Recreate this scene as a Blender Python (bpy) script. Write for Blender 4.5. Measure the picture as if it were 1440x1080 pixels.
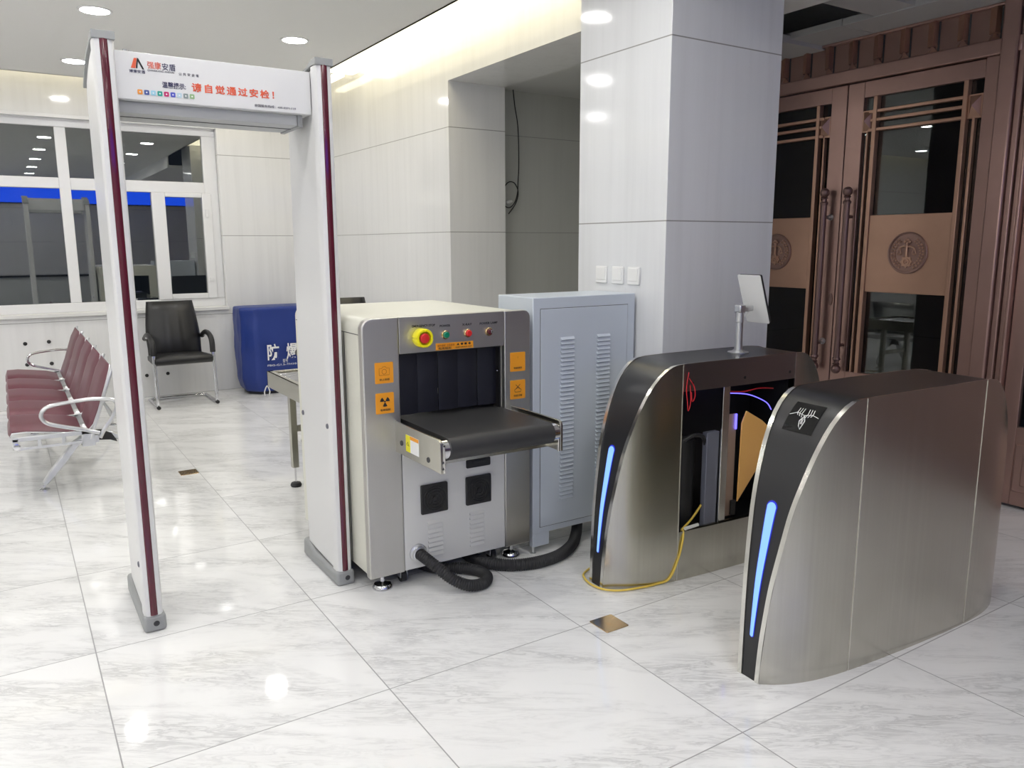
import bpy, bmesh, math, random
from mathutils import Vector, Matrix, noise
random.seed(7)
R = math.radians
for o in list(bpy.data.objects):
    bpy.data.objects.remove(o)
sc = bpy.context.scene
COL = sc.collection

# ------------------------------------------------------------------ camera
H = 1.455
yaw, pitch, roll = R(57.3693), R(-10.07998), R(0.2088)
F = Vector((math.cos(yaw) * math.cos(pitch), math.sin(yaw) * math.cos(pitch), math.sin(pitch)))
RT = Vector((math.sin(yaw), -math.cos(yaw), 0))
DN = F.cross(RT)
r2 = math.cos(roll) * RT + math.sin(roll) * DN
d2 = -math.sin(roll) * RT + math.cos(roll) * DN
cam_data = bpy.data.cameras.new('camera')
cam = bpy.data.objects.new('camera', cam_data)
COL.objects.link(cam)
cam_data.sensor_width = 36
cam_data.lens = 36 * 1105.61 / 1440
cam_data.clip_start = 0.05
cam_data.clip_end = 200
mw = Matrix(((r2.x, -d2.x, -F.x, 0), (r2.y, -d2.y, -F.y, 0), (r2.z, -d2.z, -F.z, H), (0, 0, 0, 1)))
cam.matrix_world = mw
sc.camera = cam

# ------------------------------------------------------------------ world, exposure
world = bpy.data.worlds.new('night')
sc.world = world
world.use_nodes = True
bg = world.node_tree.nodes['Background']
bg.inputs[0].default_value = (0.03, 0.035, 0.05, 1)
bg.inputs[1].default_value = 0.25
sc.view_settings.view_transform = 'Standard'
sc.view_settings.look = 'None'
sc.view_settings.exposure = 0.62
sc.view_settings.gamma = 1
sc.view_settings.use_curve_mapping = False
LAMP = 62.0          # downlight strength
COVE = 1.9

# ------------------------------------------------------------------ materials
def mat(name, col, rough=0.5, metal=0.0, emit=None, es=0.0, spec=0.5, aniso=0.0, coat=0.0, trans=0.0):
    m = bpy.data.materials.new(name)
    m.use_nodes = True
    b = m.node_tree.nodes['Principled BSDF']
    b.inputs['Base Color'].default_value = (*col, 1)
    b.inputs['Roughness'].default_value = rough
    b.inputs['Metallic'].default_value = metal
    b.inputs['Specular IOR Level'].default_value = spec
    b.inputs['Anisotropic'].default_value = aniso
    b.inputs['Coat Weight'].default_value = coat
    b.inputs['Transmission Weight'].default_value = trans
    if emit:
        b.inputs['Emission Color'].default_value = (*emit, 1)
        b.inputs['Emission Strength'].default_value = es
    return m

class NT:
    """small node helper"""
    def __init__(s, m):
        s.nt = m.node_tree; s.b = s.nt.nodes['Principled BSDF']
    def n(s, t, **kw):
        nd = s.nt.nodes.new(t)
        for k, v in kw.items(): setattr(nd, k, v)
        return nd
    def l(s, a, b): s.nt.links.new(a, b)
    def math(s, op, a, b=None, c=None):
        nd = s.n('ShaderNodeMath', operation=op)
        for i, v in enumerate((a, b, c)):
            if v is None: continue
            if isinstance(v, (int, float)): nd.inputs[i].default_value = v
            else: s.l(v, nd.inputs[i])
        return nd.outputs[0]
    def mix(s, f, a, b):
        nd = s.n('ShaderNodeMix', data_type='RGBA')
        for i, v in ((0, f), (6, a), (7, b)):
            if isinstance(v, (int, float)): nd.inputs[i].default_value = v
            elif isinstance(v, tuple): nd.inputs[i].default_value = (*v, 1)
            else: s.l(v, nd.inputs[i])
        return nd.outputs[2]
    def pos(s):
        g = s.n('ShaderNodeNewGeometry'); x = s.n('ShaderNodeSeparateXYZ'); s.l(g.outputs['Position'], x.inputs[0])
        return g.outputs['Position'], x.outputs
    def noise(s, vec, scale, detail=3, rough=0.5, dist=0.0):
        nd = s.n('ShaderNodeTexNoise'); s.l(vec, nd.inputs['Vector'])
        nd.inputs['Scale'].default_value = scale; nd.inputs['Detail'].default_value = detail
        nd.inputs['Roughness'].default_value = rough; nd.inputs['Distortion'].default_value = dist
        return nd.outputs[0]
    def ramp(s, f, p):
        nd = s.n('ShaderNodeValToRGB'); s.l(f, nd.inputs[0])
        cr = nd.color_ramp
        while len(cr.elements) < len(p): cr.elements.new(0.5)
        for e, (x, c) in zip(cr.elements, p):
            e.position = x; e.color = (c, c, c, 1) if isinstance(c, (int, float)) else (*c, 1)
        return nd.outputs[0]
    def comb(s, x, y, z):
        nd = s.n('ShaderNodeCombineXYZ')
        for i, v in enumerate((x, y, z)):
            if isinstance(v, (int, float)): nd.inputs[i].default_value = v
            else: s.l(v, nd.inputs[i])
        return nd.outputs[0]
    def bump(s, h, strength=0.2, dist=0.01):
        nd = s.n('ShaderNodeBump'); s.l(h, nd.inputs['Height'])
        nd.inputs['Strength'].default_value = strength; nd.inputs['Distance'].default_value = dist
        s.l(nd.outputs[0], s.b.inputs['Normal'])

def tile_wall(name, z0, per, base=(0.77, 0.77, 0.765)):
    m = mat(name, base, 0.09, spec=0.5)
    t = NT(m); p, x = t.pos()
    s1 = t.noise(t.comb(t.math('MULTIPLY', x[0], 9), t.math('MULTIPLY', x[1], 9), t.math('MULTIPLY', x[2], 0.5)), 1.0, 5, 0.6)
    s2 = t.noise(t.comb(t.math('MULTIPLY', x[0], 28), t.math('MULTIPLY', x[1], 28), t.math('MULTIPLY', x[2], 1.2)), 1.0, 2, 0.5)
    f = t.math('ADD', t.math('MULTIPLY', s1, 0.7), t.math('MULTIPLY', s2, 0.3))
    c = t.ramp(f, [(0.30, tuple(v * 0.94 for v in base)), (0.50, base), (0.72, tuple(min(1, v * 1.035) for v in base))])
    fr = t.math('FRACT', t.math('DIVIDE', t.math('SUBTRACT', x[2], z0 - per / 2), per))
    d = t.math('MULTIPLY', t.math('ABSOLUTE', t.math('SUBTRACT', fr, 0.5)), per)
    j = t.math('LESS_THAN', d, 0.0028)
    t.l(t.mix(j, c, (0.30, 0.30, 0.29)), t.b.inputs['Base Color'])
    t.l(t.math('ADD', t.math('MULTIPLY', j, 0.5), 0.09), t.b.inputs['Roughness'])
    return m

M = {}
M['wall'] = tile_wall('polished pale wall tile', 0.775, 0.775)
M['column'] = tile_wall('polished pale column tile', 0.748, 0.812, (0.76, 0.77, 0.785))
M['ceiling'] = mat('painted ceiling', (0.84, 0.84, 0.82), 0.75)
M['grey_ceiling'] = mat('grey metal ceiling panel', (0.48, 0.48, 0.475), 0.5)
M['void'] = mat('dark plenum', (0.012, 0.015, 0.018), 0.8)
M['soffit'] = mat('passage ceiling with painted shade', (0.50, 0.50, 0.49), 0.6)  # greyer than the other ceilings, the passage's shade sits in the colour
M['passage'] = tile_wall('wall tile with painted passage shade', 0.775, 0.775, (0.52, 0.525, 0.50))  # darker copy of the wall tile, passage shade mixed into its colour
M['plaster'] = mat('plaster', (0.72, 0.72, 0.70), 0.7)

def floor_mat():
    m = mat('polished white marble tile', (0.85, 0.85, 0.85), 0.055, spec=0.55)
    t = NT(m); p, x = t.pos()
    gx = t.math('DIVIDE', t.math('SUBTRACT', x[0], 0.149), 0.798)
    gy = t.math('DIVIDE', t.math('SUBTRACT', x[1], 1.4405), 0.8)
    ix, iy = t.math('FLOOR', gx), t.math('FLOOR', gy)
    fx = t.math('SUBTRACT', 0.5, t.math('ABSOLUTE', t.math('SUBTRACT', t.math('SUBTRACT', gx, ix), 0.5)))
    fy = t.math('SUBTRACT', 0.5, t.math('ABSOLUTE', t.math('SUBTRACT', t.math('SUBTRACT', gy, iy), 0.5)))
    j = t.math('LESS_THAN', t.math('MINIMUM', fx, fy), 0.0026)
    off = t.math('ADD', t.math('MULTIPLY', ix, 3.17), t.math('MULTIPLY', iy, 7.31))
    u = t.math('ADD', t.math('MULTIPLY', x[0], 0.83), t.math('MULTIPLY', x[1], -0.56))
    v = t.math('ADD', t.math('MULTIPLY', x[0], 0.56), t.math('MULTIPLY', x[1], 0.83))
    big = t.noise(t.comb(t.math('MULTIPLY', u, 1.0), t.math('MULTIPLY', v, 3.6), off), 1.5, 5, 0.62, 0.8)
    fine = t.noise(t.comb(t.math('MULTIPLY', u, 2.2), t.math('MULTIPLY', v, 12.0), off), 2.6, 6, 0.66, 1.0)
    soft = t.ramp(big, [(0.40, 0.0), (0.72, 1.0)])
    ridge = t.math('ABSOLUTE', t.math('SUBTRACT', fine, 0.5))
    vein = t.math('MULTIPLY', t.ramp(ridge, [(0.0, 1.0), (0.07, 0.0)]), t.ramp(big, [(0.42, 0.0), (0.62, 1.0)]))
    c = t.mix(t.math('MULTIPLY', soft, 0.34), (0.90, 0.90, 0.895), (0.62, 0.625, 0.62))
    c = t.mix(t.math('MULTIPLY', vein, 0.50), c, (0.42, 0.42, 0.42))
    c = t.mix(j, c, (0.34, 0.34, 0.34))
    t.l(c, t.b.inputs['Base Color'])
    t.l(t.math('ADD', t.math('MULTIPLY', j, 0.4), 0.055), t.b.inputs['Roughness'])
    return m
M['floor'] = floor_mat()

def brushed(name, col, rough, axis=2, metal=1.0, var=0.02, fr=420):
    m = mat(name, col, rough, metal)
    t = NT(m)
    tc = t.n('ShaderNodeTexCoord'); sp = t.n('ShaderNodeSeparateXYZ'); t.l(tc.outputs['Object'], sp.inputs[0])
    k = [fr, fr, fr]; k[axis] = fr / 200
    f = t.noise(t.comb(*[t.math('MULTIPLY', sp.outputs[i], k[i]) for i in range(3)]), 1.0, 2, 0.5)
    c = t.mix(f, tuple(v * (1 - var) for v in col), tuple(min(1, v * (1 + var)) for v in col))
    t.l(c, t.b.inputs['Base Color'])
    return m
M['steel'] = brushed('brushed stainless steel', (0.54, 0.525, 0.465), 0.25, 2, 1.0, 0.07, 90)  # brushing kept coarse, its streaks also painting in soft reflected bands
M['steel_h'] = brushed('brushed stainless steel plate', (0.60, 0.59, 0.56), 0.40, 2)
M['steel_dark'] = brushed('dark stainless interior', (0.30, 0.27, 0.26), 0.35, 0)
M['bright_steel'] = mat('polished steel trim', (0.80, 0.79, 0.74), 0.18, 1)
M['chrome'] = mat('chrome', (0.72, 0.72, 0.74), 0.08, 1)
M['alu'] = mat('cast aluminium', (0.66, 0.67, 0.68), 0.28, 0.9)
M['black_satin'] = mat('black satin cover', (0.016, 0.016, 0.018), 0.33, spec=0.55)
M['black'] = mat('black plastic', (0.015, 0.015, 0.016), 0.45)
M['black_gloss'] = mat('black glass', (0.004, 0.004, 0.005), 0.06)
M['rubber'] = mat('black rubber', (0.022, 0.022, 0.024), 0.55)
M['belt'] = mat('black conveyor belt', (0.035, 0.035, 0.036), 0.48)
M['curtain'] = mat('lead rubber curtain', (0.012, 0.013, 0.022), 0.5)
M['white_plastic'] = mat('white plastic', (0.83, 0.83, 0.82), 0.3)
M['pvc'] = mat('white window profile', (0.80, 0.80, 0.80), 0.25)
M['gate_white'] = mat('white gate panel', (0.75, 0.75, 0.75), 0.30)
M['gate_grey'] = mat('grey gate fitting', (0.33, 0.34, 0.34), 0.5)
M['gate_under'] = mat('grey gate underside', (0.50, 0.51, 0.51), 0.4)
M['maroon'] = mat('maroon acrylic strip', (0.10, 0.012, 0.026), 0.07, spec=0.6)
M['cream'] = mat('cream painted sheet', (0.74, 0.735, 0.65), 0.35)
M['cream_front'] = mat('pale grey painted sheet', (0.72, 0.72, 0.70), 0.35)
M['cab_blue'] = mat('pale blue grey powder coat', (0.56, 0.61, 0.68), 0.38)
M['seam'] = mat('dark seam', (0.05, 0.05, 0.055), 0.7)
M['orange'] = mat('orange sticker', (0.90, 0.36, 0.02), 0.45)
M['ink'] = mat('black print', (0.02, 0.02, 0.022), 0.6)
M['ink_soft'] = mat('brown print', (0.45, 0.13, 0.01), 0.6)
M['ink_navy'] = mat('navy print', (0.05, 0.05, 0.12), 0.6)
M['ink_red'] = mat('red print', (0.78, 0.12, 0.05), 0.5)
M['ink_grey'] = mat('grey print', (0.14, 0.14, 0.17), 0.6)
M['yellow'] = mat('yellow plastic', (0.95, 0.85, 0.01), 0.35)
M['red_btn'] = mat('red button', (0.72, 0.03, 0.03), 0.3)
M['green_btn'] = mat('green button', (0.0, 0.22, 0.12), 0.3)
M['dark_btn'] = mat('dark red button', (0.10, 0.01, 0.02), 0.2)
M['label_yellow'] = mat('yellow label', (0.85, 0.78, 0.02), 0.5)
M['white'] = mat('white print', (0.85, 0.85, 0.85), 0.5)
M['burgundy'] = mat('burgundy leatherette', (0.145, 0.043, 0.060), 0.40)
M['bin_blue'] = mat('blue vinyl cover', (0.012, 0.036, 0.22), 0.42)
M['bin_dark'] = mat('dark bin base', (0.01, 0.012, 0.02), 0.6)
M['leather'] = mat('black leather', (0.009, 0.009, 0.010), 0.36)
M['brass'] = mat('polished brass', (0.62, 0.45, 0.25), 0.22, 1)
M['amber'] = mat('amber acrylic wing', (0.95, 0.52, 0.16), 0.25, spec=0.5)
M['tan_reflection'] = mat('clear cover sheet with painted tan reflection', (0.42, 0.30, 0.24), 0.25)  # clear acrylic coloured tan, the reflection it shows put into its colour
M['red_wire'] = mat('red wire', (0.6, 0.02, 0.03), 0.4)
M['yellow_wire'] = mat('yellow cable', (0.80, 0.58, 0.10), 0.4)
M['steel_blue'] = mat('grey motor bracket', (0.20, 0.21, 0.27), 0.4, 0.3)
M['lamp'] = mat('lit downlight diffuser', (1, 1, 1), 0.5, emit=(1, 0.985, 0.955), es=LAMP)
M['lamp_rim'] = mat('white downlight rim', (0.85, 0.85, 0.85), 0.4)
M['cove'] = mat('warm cove lamp', (1, 1, 1), 0.5, emit=(1, 0.90, 0.62), es=COVE)
M['led_core'] = mat('lit pale blue light bar', (0, 0, 0), 0.5, emit=(0.22, 0.44, 0.95), es=1.0)
M['led_rim'] = mat('lit blue light bar edge', (0, 0, 0), 0.5, emit=(0.02, 0.03, 0.75), es=0.6)
M['violet_led'] = mat('lit violet led', (0, 0, 0), 0.5, emit=(0.12, 0.10, 1.0), es=2.0)
M['board_blue'] = mat('lit blue display', (0, 0, 0), 0.3, emit=(0.01, 0.09, 1.0), es=1.6)

def glass_mat(name, tint, ior):
    m = bpy.data.materials.new(name); m.use_nodes = True
    nt = m.node_tree; nt.nodes.clear()
    out = nt.nodes.new('ShaderNodeOutputMaterial'); mx = nt.nodes.new('ShaderNodeMixShader')
    tr = nt.nodes.new('ShaderNodeBsdfTransparent'); tr.inputs[0].default_value = (*tint, 1)
    gl = nt.nodes.new('ShaderNodeBsdfGlossy'); gl.inputs['Roughness'].default_value = 0.01
    fr = nt.nodes.new('ShaderNodeFresnel'); fr.inputs[0].default_value = ior
    nt.links.new(fr.outputs[0], mx.inputs[0]); nt.links.new(tr.outputs[0], mx.inputs[1]); nt.links.new(gl.outputs[0], mx.inputs[2])
    nt.links.new(mx.outputs[0], out.inputs[0])
    return m
M['glass'] = glass_mat('window glass', (0.75, 0.80, 0.78), 2.8)
M['door_glass'] = glass_mat('dark door glass', (0.35, 0.40, 0.40), 1.75)

def copper(name, col, rough):
    m = mat(name, col, rough, 0.75)
    t = NT(m); p, x = t.pos()
    f = t.noise(p, 3.0, 4, 0.6)
    t.l(t.mix(f, tuple(v * 0.82 for v in col), tuple(v * 1.15 for v in col)), t.b.inputs['Base Color'])
    return m
M['copper'] = copper('bronzed copper', (0.42, 0.27, 0.235), 0.38)
M['copper_light'] = copper('light bronzed copper', (0.50, 0.31, 0.225), 0.42)
M['copper_mid'] = copper('brown bronzed copper', (0.33, 0.21, 0.18), 0.45)
M['copper_dark'] = copper('dark bronzed copper', (0.25, 0.16, 0.145), 0.42)

# ------------------------------------------------------------------ mesh builder
class MB:
    def __init__(s): s.bm = bmesh.new()
    def box(s, x0, x1, y0, y1, z0, z1):
        v = [s.bm.verts.new((x, y, z)) for x in (x0, x1) for y in (y0, y1) for z in (z0, z1)]
        for f in ((0, 1, 3, 2), (4, 6, 7, 5), (0, 4, 5, 1), (2, 3, 7, 6), (0, 2, 6, 4), (1, 5, 7, 3)):
            s.bm.faces.new([v[i] for i in f])
        return s
    def rings(s, rings, closed=False, caps=True):
        vs = [[s.bm.verts.new(p) for p in r] for r in rings]
        n = len(vs[0]); m = len(vs)
        for i in range(m if closed else m - 1):
            a, b = vs[i], vs[(i + 1) % m]
            for j in range(n):
                try: s.bm.faces.new((a[j], a[(j + 1) % n], b[(j + 1) % n], b[j]))
                except ValueError: pass
        if caps and not closed:
            try: s.bm.faces.new(vs[0][::-1]); s.bm.faces.new(vs[-1])
            except ValueError: pass
        return s
    def grid(s, rows):
        vs = [[s.bm.verts.new(p) for p in r] for r in rows]
        for a, b in zip(vs, vs[1:]):
            for j in range(len(a) - 1):
                s.bm.faces.new((a[j], a[j + 1], b[j + 1], b[j]))
        return s
    def cyl(s, p0, p1, r, n=20, r1=None):
        p0, p1 = Vector(p0), Vector(p1); r1 = r if r1 is None else r1
        d = (p1 - p0).normalized(); a = d.orthogonal().normalized(); b = d.cross(a)
        return s.rings([[p + (a * math.cos(t) + b * math.sin(t)) * q for t in [2 * math.pi * k / n for k in range(n)]] for p, q in ((p0, r), (p1, r1))])
    def lathe(s, o, axis, prof, n=24, closed=False):
        o = Vector(o); d = Vector(axis).normalized(); a = d.orthogonal().normalized(); b = d.cross(a)
        return s.rings([[o + d * h + (a * math.cos(t) + b * math.sin(t)) * max(q, 1e-4) for t in [2 * math.pi * k / n for k in range(n)]] for q, h in prof], closed)
    def tube(s, path, r, n=10, closed=False, radii=None):
        P = [Vector(p) for p in path]; m = len(P); rr = []
        up = None
        for i in range(m):
            if closed: t = P[(i + 1) % m] - P[i - 1]
            else: t = P[min(i + 1, m - 1)] - P[max(i - 1, 0)]
            t.normalize()
            if up is None: up = t.orthogonal().normalized()
            up = (up - t * up.dot(t)).normalized(); b = t.cross(up)
            q = radii[i] if radii else r
            rr.append([P[i] + (up * math.cos(k * 2 * math.pi / n) + b * math.sin(k * 2 * math.pi / n)) * q for k in range(n)])
        return s.rings(rr, closed)
    def prism(s, pts, plane, d0, d1):
        f = {'xy': lambda a, b, d: (a, b, d), 'xz': lambda a, b, d: (a, d, b), 'yz': lambda a, b, d: (d, a, b)}[plane]
        return s.rings([[f(a, b, d) for a, b in pts] for d in (d0, d1)])
    def sphere(s, c, r, n=16, sz=1.0):
        bmesh.ops.create_uvsphere(s.bm, u_segments=n, v_segments=n // 2 + 2, radius=r, matrix=Matrix.Translation(c) @ Matrix.Diagonal((1, 1, sz, 1)))
        return s
    def ribbon(s, pts, w, nrm):
        """flat line drawing: polyline of width w lying in plane with normal nrm"""
        P = [Vector(p) for p in pts]; nrm = Vector(nrm)
        L, Rr = [], []
        for i in range(len(P)):
            t = (P[min(i + 1, len(P) - 1)] - P[max(i - 1, 0)]).normalized(); sd = t.cross(nrm).normalized() * w / 2
            L.append(P[i] - sd); Rr.append(P[i] + sd)
        return s.grid([L, Rr])
    def build(s, name, m, parent=None, bevel=0.0, seg=2, smooth=True, local=False, ang=35):
        bm = s.bm
        root = parent
        while root is not None and root.parent is not None: root = root.parent
        if root is not None and not local:
            bmesh.ops.translate(bm, verts=bm.verts, vec=-root.location)
        bmesh.ops.recalc_face_normals(bm, faces=bm.faces)
        if smooth:
            for f in bm.faces: f.smooth = True
            for e in bm.edges:
                if len(e.link_faces) == 2:
                    e.smooth = e.calc_face_angle(0) < R(ang)
        me = bpy.data.meshes.new(name); bm.to_mesh(me); bm.free()
        me.materials.append(M[m] if isinstance(m, str) else m)
        o = bpy.data.objects.new(name, me); COL.objects.link(o)
        if parent is not None: o.parent = parent
        if bevel:
            b = o.modifiers.new('bevel', 'BEVEL'); b.width = bevel; b.segments = seg; b.limit_method = 'ANGLE'; b.angle_limit = R(40)
            b.use_clamp_overlap = True
        return o

def tag(o, label=None, cat=None, group=None, kind=None):
    if label: o['label'] = label
    if cat: o['category'] = cat
    if group: o['group'] = group
    if kind: o['kind'] = kind
    return o
def empty(name, loc, label=None, cat=None, group=None, kind=None, rz=0):
    o = bpy.data.objects.new(name, None); COL.objects.link(o); o.location = loc; o.rotation_euler = (0, 0, rz); o.empty_display_size = 0.1
    return tag(o, label, cat, group, kind)
def copy_tree(o, parent=None):
    c = o.copy(); COL.objects.link(c); c.parent = parent
    for ch in list(o.children): copy_tree(ch, c)
    return c
def box(name, b, m, parent=None, bevel=0.0, **k): return MB().box(*b).build(name, m, parent, bevel, **k)
def lerp(a, b, t): return a + (b - a) * t
def interp(x, xs, ys):
    if x <= xs[0]: return ys[0]
    for i in range(len(xs) - 1):
        if x <= xs[i + 1]: return lerp(ys[i], ys[i + 1], (x - xs[i]) / (xs[i + 1] - xs[i]))
    return ys[-1]
def catmull(P, k=8, closed=False):
    P = [Vector(p) for p in P]; out = []; n = len(P)
    for i in range(n if closed else n - 1):
        p0 = P[i - 1] if (closed or i > 0) else P[0]; p1 = P[i]; p2 = P[(i + 1) % n]; p3 = P[(i + 2) % n] if (closed or i + 2 < n) else P[-1]
        for j in range(k):
            t = j / k
            out.append(0.5 * ((2 * p1) + (p2 - p0) * t + (2 * p0 - 5 * p1 + 4 * p2 - p3) * t * t + (3 * p1 - p0 - 3 * p2 + p3) * t ** 3))
    if not closed: out.append(P[-1])
    return out
def rrect(x0, x1, z0, z1, r, n=6, corners=(1, 1, 1, 1)):
    """corners: lower left, lower right, upper right, upper left"""
    out = []
    for k, (cx, cz, a0) in enumerate(((x0 + r, z0 + r, 180), (x1 - r, z0 + r, 270), (x1 - r, z1 - r, 0), (x0 + r, z1 - r, 90))):
        if corners[k]: out += [(cx + r * math.cos(R(a0 + 90 * j / n)), cz + r * math.sin(R(a0 + 90 * j / n))) for j in range(n + 1)]
        else: out.append(((x0, z0), (x1, z0), (x1, z1), (x0, z1))[k])
    return out
def text(name, s, h, loc, m, parent, width=None, plane='-y', thick=0.0006, bold=0.0, spacing=1.0, local=False):
    """writing as real flat letters: h = em size in metres, loc = left baseline point"""
    cu = bpy.data.curves.new(name, 'FONT'); cu.body = s; cu.size = h; cu.space_character = spacing
    cu.extrude = thick; cu.resolution_u = 3; cu.offset = bold
    t = bpy.data.objects.new(name, cu); COL.objects.link(t)
    dg = bpy.context.evaluated_depsgraph_get(); dg.update()
    me = bpy.data.meshes.new_from_object(t.evaluated_get(dg)); bpy.data.objects.remove(t)
    me.name = name
    bm = bmesh.new(); bm.from_mesh(me)
    xs = [v.co.x for v in bm.verts]
    k = (width / (max(xs) - min(xs))) if (width and xs) else 1.0
    for v in bm.verts:
        x, y, z = v.co.x * k, v.co.y, v.co.z
        if plane == '-y': v.co = Vector((loc[0] + x, loc[1] - z, loc[2] + y))
        elif plane == '-x': v.co = Vector((loc[0] - z, loc[1] - x, loc[2] + y))
    root = parent
    while root is not None and root.parent is not None: root = root.parent
    if root is not None and not local: bmesh.ops.translate(bm, verts=bm.verts, vec=-root.location)
    bm.to_mesh(me); bm.free(); me.materials.clear(); me.materials.append(M[m])
    o = bpy.data.objects.new(name, me); COL.objects.link(o); o.parent = parent
    return o

# ================================================================== THE ROOM
YW, XN, XC, YC, HC = 8.25, 2.92, 2.61, 2.745, 2.88
XW, YB, XD = -5.6, -5.0, 4.62
def struct(o): o['kind'] = 'structure'; return o
struct(box('floor', (XW, 5.2, YB, 8.9, -0.12, 0), 'floor'))
# ceiling slabs stop short of the window wall and the niche wall (cove slots)
CE_Y, CE_X = 7.98, 2.43
c = MB().box(XW, CE_X, YB, CE_Y, HC, HC + 0.06).box(CE_X, 5.2, YB, -2.8, HC, HC + 0.06)
c.box(XW, 3.6, CE_Y, 8.5, HC + 0.24, HC + 0.30).box(CE_X, 3.6, 2.0, 8.5, HC + 0.24, HC + 0.30)
c.box(XW, CE_X + 0.0, CE_Y - 0.02, CE_Y, HC, HC + 0.24).box(CE_X - 0.02, CE_X, 2.0, CE_Y, HC, HC + 0.24)
struct(c.build('ceiling', 'ceiling', smooth=False))
# window wall with opening
WX0, WX1, WZ0, WZ1 = -2.6, 1.873, 0.85, 2.60
w = MB().box(XW, WX0, YW, YW + 0.3, 0, 3.18).box(WX1, 3.5, YW, YW + 0.3, 0, 3.18)
w.box(WX0, WX1, YW, YW + 0.3, 0, WZ0).box(WX0, WX1, YW, YW + 0.3, WZ1, 3.18)
struct(w.build('wall_back', 'wall', smooth=False))
# niche wall: return, header over the passage
JY, PY2 = 5.43, 5.60
w = MB().box(XN, 3.42, JY, YW, 0, 3.18).box(XN, 3.42, 3.42, JY, 2.655, 3.18)
struct(w.build('wall_right', 'wall', smooth=False))
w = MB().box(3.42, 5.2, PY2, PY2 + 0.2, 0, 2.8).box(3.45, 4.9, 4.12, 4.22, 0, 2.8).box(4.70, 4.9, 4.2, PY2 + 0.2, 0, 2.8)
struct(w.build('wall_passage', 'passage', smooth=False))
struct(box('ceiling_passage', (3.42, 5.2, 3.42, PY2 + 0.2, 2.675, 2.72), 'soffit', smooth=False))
struct(box('wall_column', (XC, 3.352, YC, 3.41, 0, 3.15), 'column', bevel=0.002))
# far sides of the hall (behind the camera)
struct(box('wall_left', (XW - 0.2, XW, YB, 8.9, 0, 3.18), 'wall', smooth=False))
struct(box('wall_front', (XW, 5.2, YB - 0.2, YB, 0, 3.18), 'wall', smooth=False))
# wall carrying the copper doors
w = MB().box(XD + 0.02, XD + 0.25, 1.0, 4.25, 2.70, 3.3)
struct(w.build('wall_door', 'plaster', smooth=False))
struct(MB().box(XD, XD + 0.25, YB, 1.08, 0, 2.70).build('wall_entrance', 'copper_dark', smooth=False))
# vestibule ceiling at 2.70: strips round the openings left by missing panels
c = MB()
c.box(4.25, XD + 0.02, 3.065, 4.12, 2.70, 2.74).box(4.25, XD + 0.02, -2.8, 3.058, 2.70, 2.74)
c.box(3.77, 4.25, 2.62, 2.855, 2.705, 2.74)
struct(c.build('ceiling_vestibule', 'grey_ceiling', smooth=False, bevel=0.002))
c = MB().box(CE_X, 3.77, -2.8, 2.6, 2.70, 2.74).box(3.352, 3.77, 2.6, 4.12, 2.70, 2.74).box(3.77, 4.25, -2.8, 1.6, 2.70, 2.74)
c.box(CE_X - 0.02, CE_X, -2.8, 2.6, 2.70, HC).box(CE_X - 0.02, CE_X, 2.6, 3.4, HC, 3.12).box(CE_X, 4.64, -2.82, -2.8, 2.70, HC)
struct(c.build('ceiling_bulkhead', 'ceiling', smooth=False))
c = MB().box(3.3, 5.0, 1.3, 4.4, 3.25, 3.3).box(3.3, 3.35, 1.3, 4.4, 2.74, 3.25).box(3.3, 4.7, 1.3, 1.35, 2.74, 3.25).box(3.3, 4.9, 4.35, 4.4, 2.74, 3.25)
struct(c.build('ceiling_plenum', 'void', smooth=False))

# night outside the window / behind the doors: ground only
struct(box('floor_outside', (XW - 4, 9, 8.9, 16, -0.3, -0.2), 'void', smooth=False))

# cove lamps
tag(box('cove_lamp', (2.60, 2.86, 3.3, 7.15, HC + 0.10, HC + 0.14), 'cove'), 'wide warm cove lamp in the ceiling slot above the passage opening', 'lamp')
tag(box('cove_lamp', (2.74, 2.82, 7.25, 8.0, HC + 0.10, HC + 0.13), 'cove'), 'short warm cove lamp in the ceiling slot at the window corner', 'lamp')
tag(box('cove_lamp', (-5.0, 2.3, 8.04, 8.10, HC + 0.15, HC + 0.18), 'cove'), 'warm linear cove lamp in the ceiling slot above the window', 'lamp')

# downlights
def downlight(x, y):
    t = empty('ceiling_downlight', (x, y, HC))
    MB().lathe((x, y, HC - 0.006), (0, 0, 1), [(0.083, 0.0), (0.098, 0.0), (0.100, 0.006), (0.083, 0.006)], 32, True).build('rim', 'lamp_rim', t)
    MB().cyl((x, y, HC - 0.004), (x, y, HC - 0.001), 0.084, 24).build('diffuser', 'lamp', t)
    return t
first = downlight(0.63, 5.72)
tag(first, 'round lit downlight above the left post of the metal detector, nearest of the visible ones', 'downlight', 'recessed downlights of the hall ceiling')
vis = {(1.89, 5.78): 'round lit downlight above the sign beam towards the white gate post on the right',
       (0.63, 7.32): 'round lit downlight farthest back, just left of the metal detector post'}
for p, lab in vis.items():
    c_ = copy_tree(first); c_.location = (*p, HC); c_['label'] = lab
for ix in range(6):
    for iy in range(9):
        x, y = 1.89 - 1.26 * ix, 7.32 - 1.56 * iy
        if (ix, iy) in ((1, 0), (1, 1), (0, 1)) or y < YB + 0.3: continue
        if ix == 0 and iy > 5: continue
        c_ = copy_tree(first); c_.location = (x, y, HC)
        c_['label'] = 'recessed round downlight in the part of the hall ceiling outside the picture'

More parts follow.
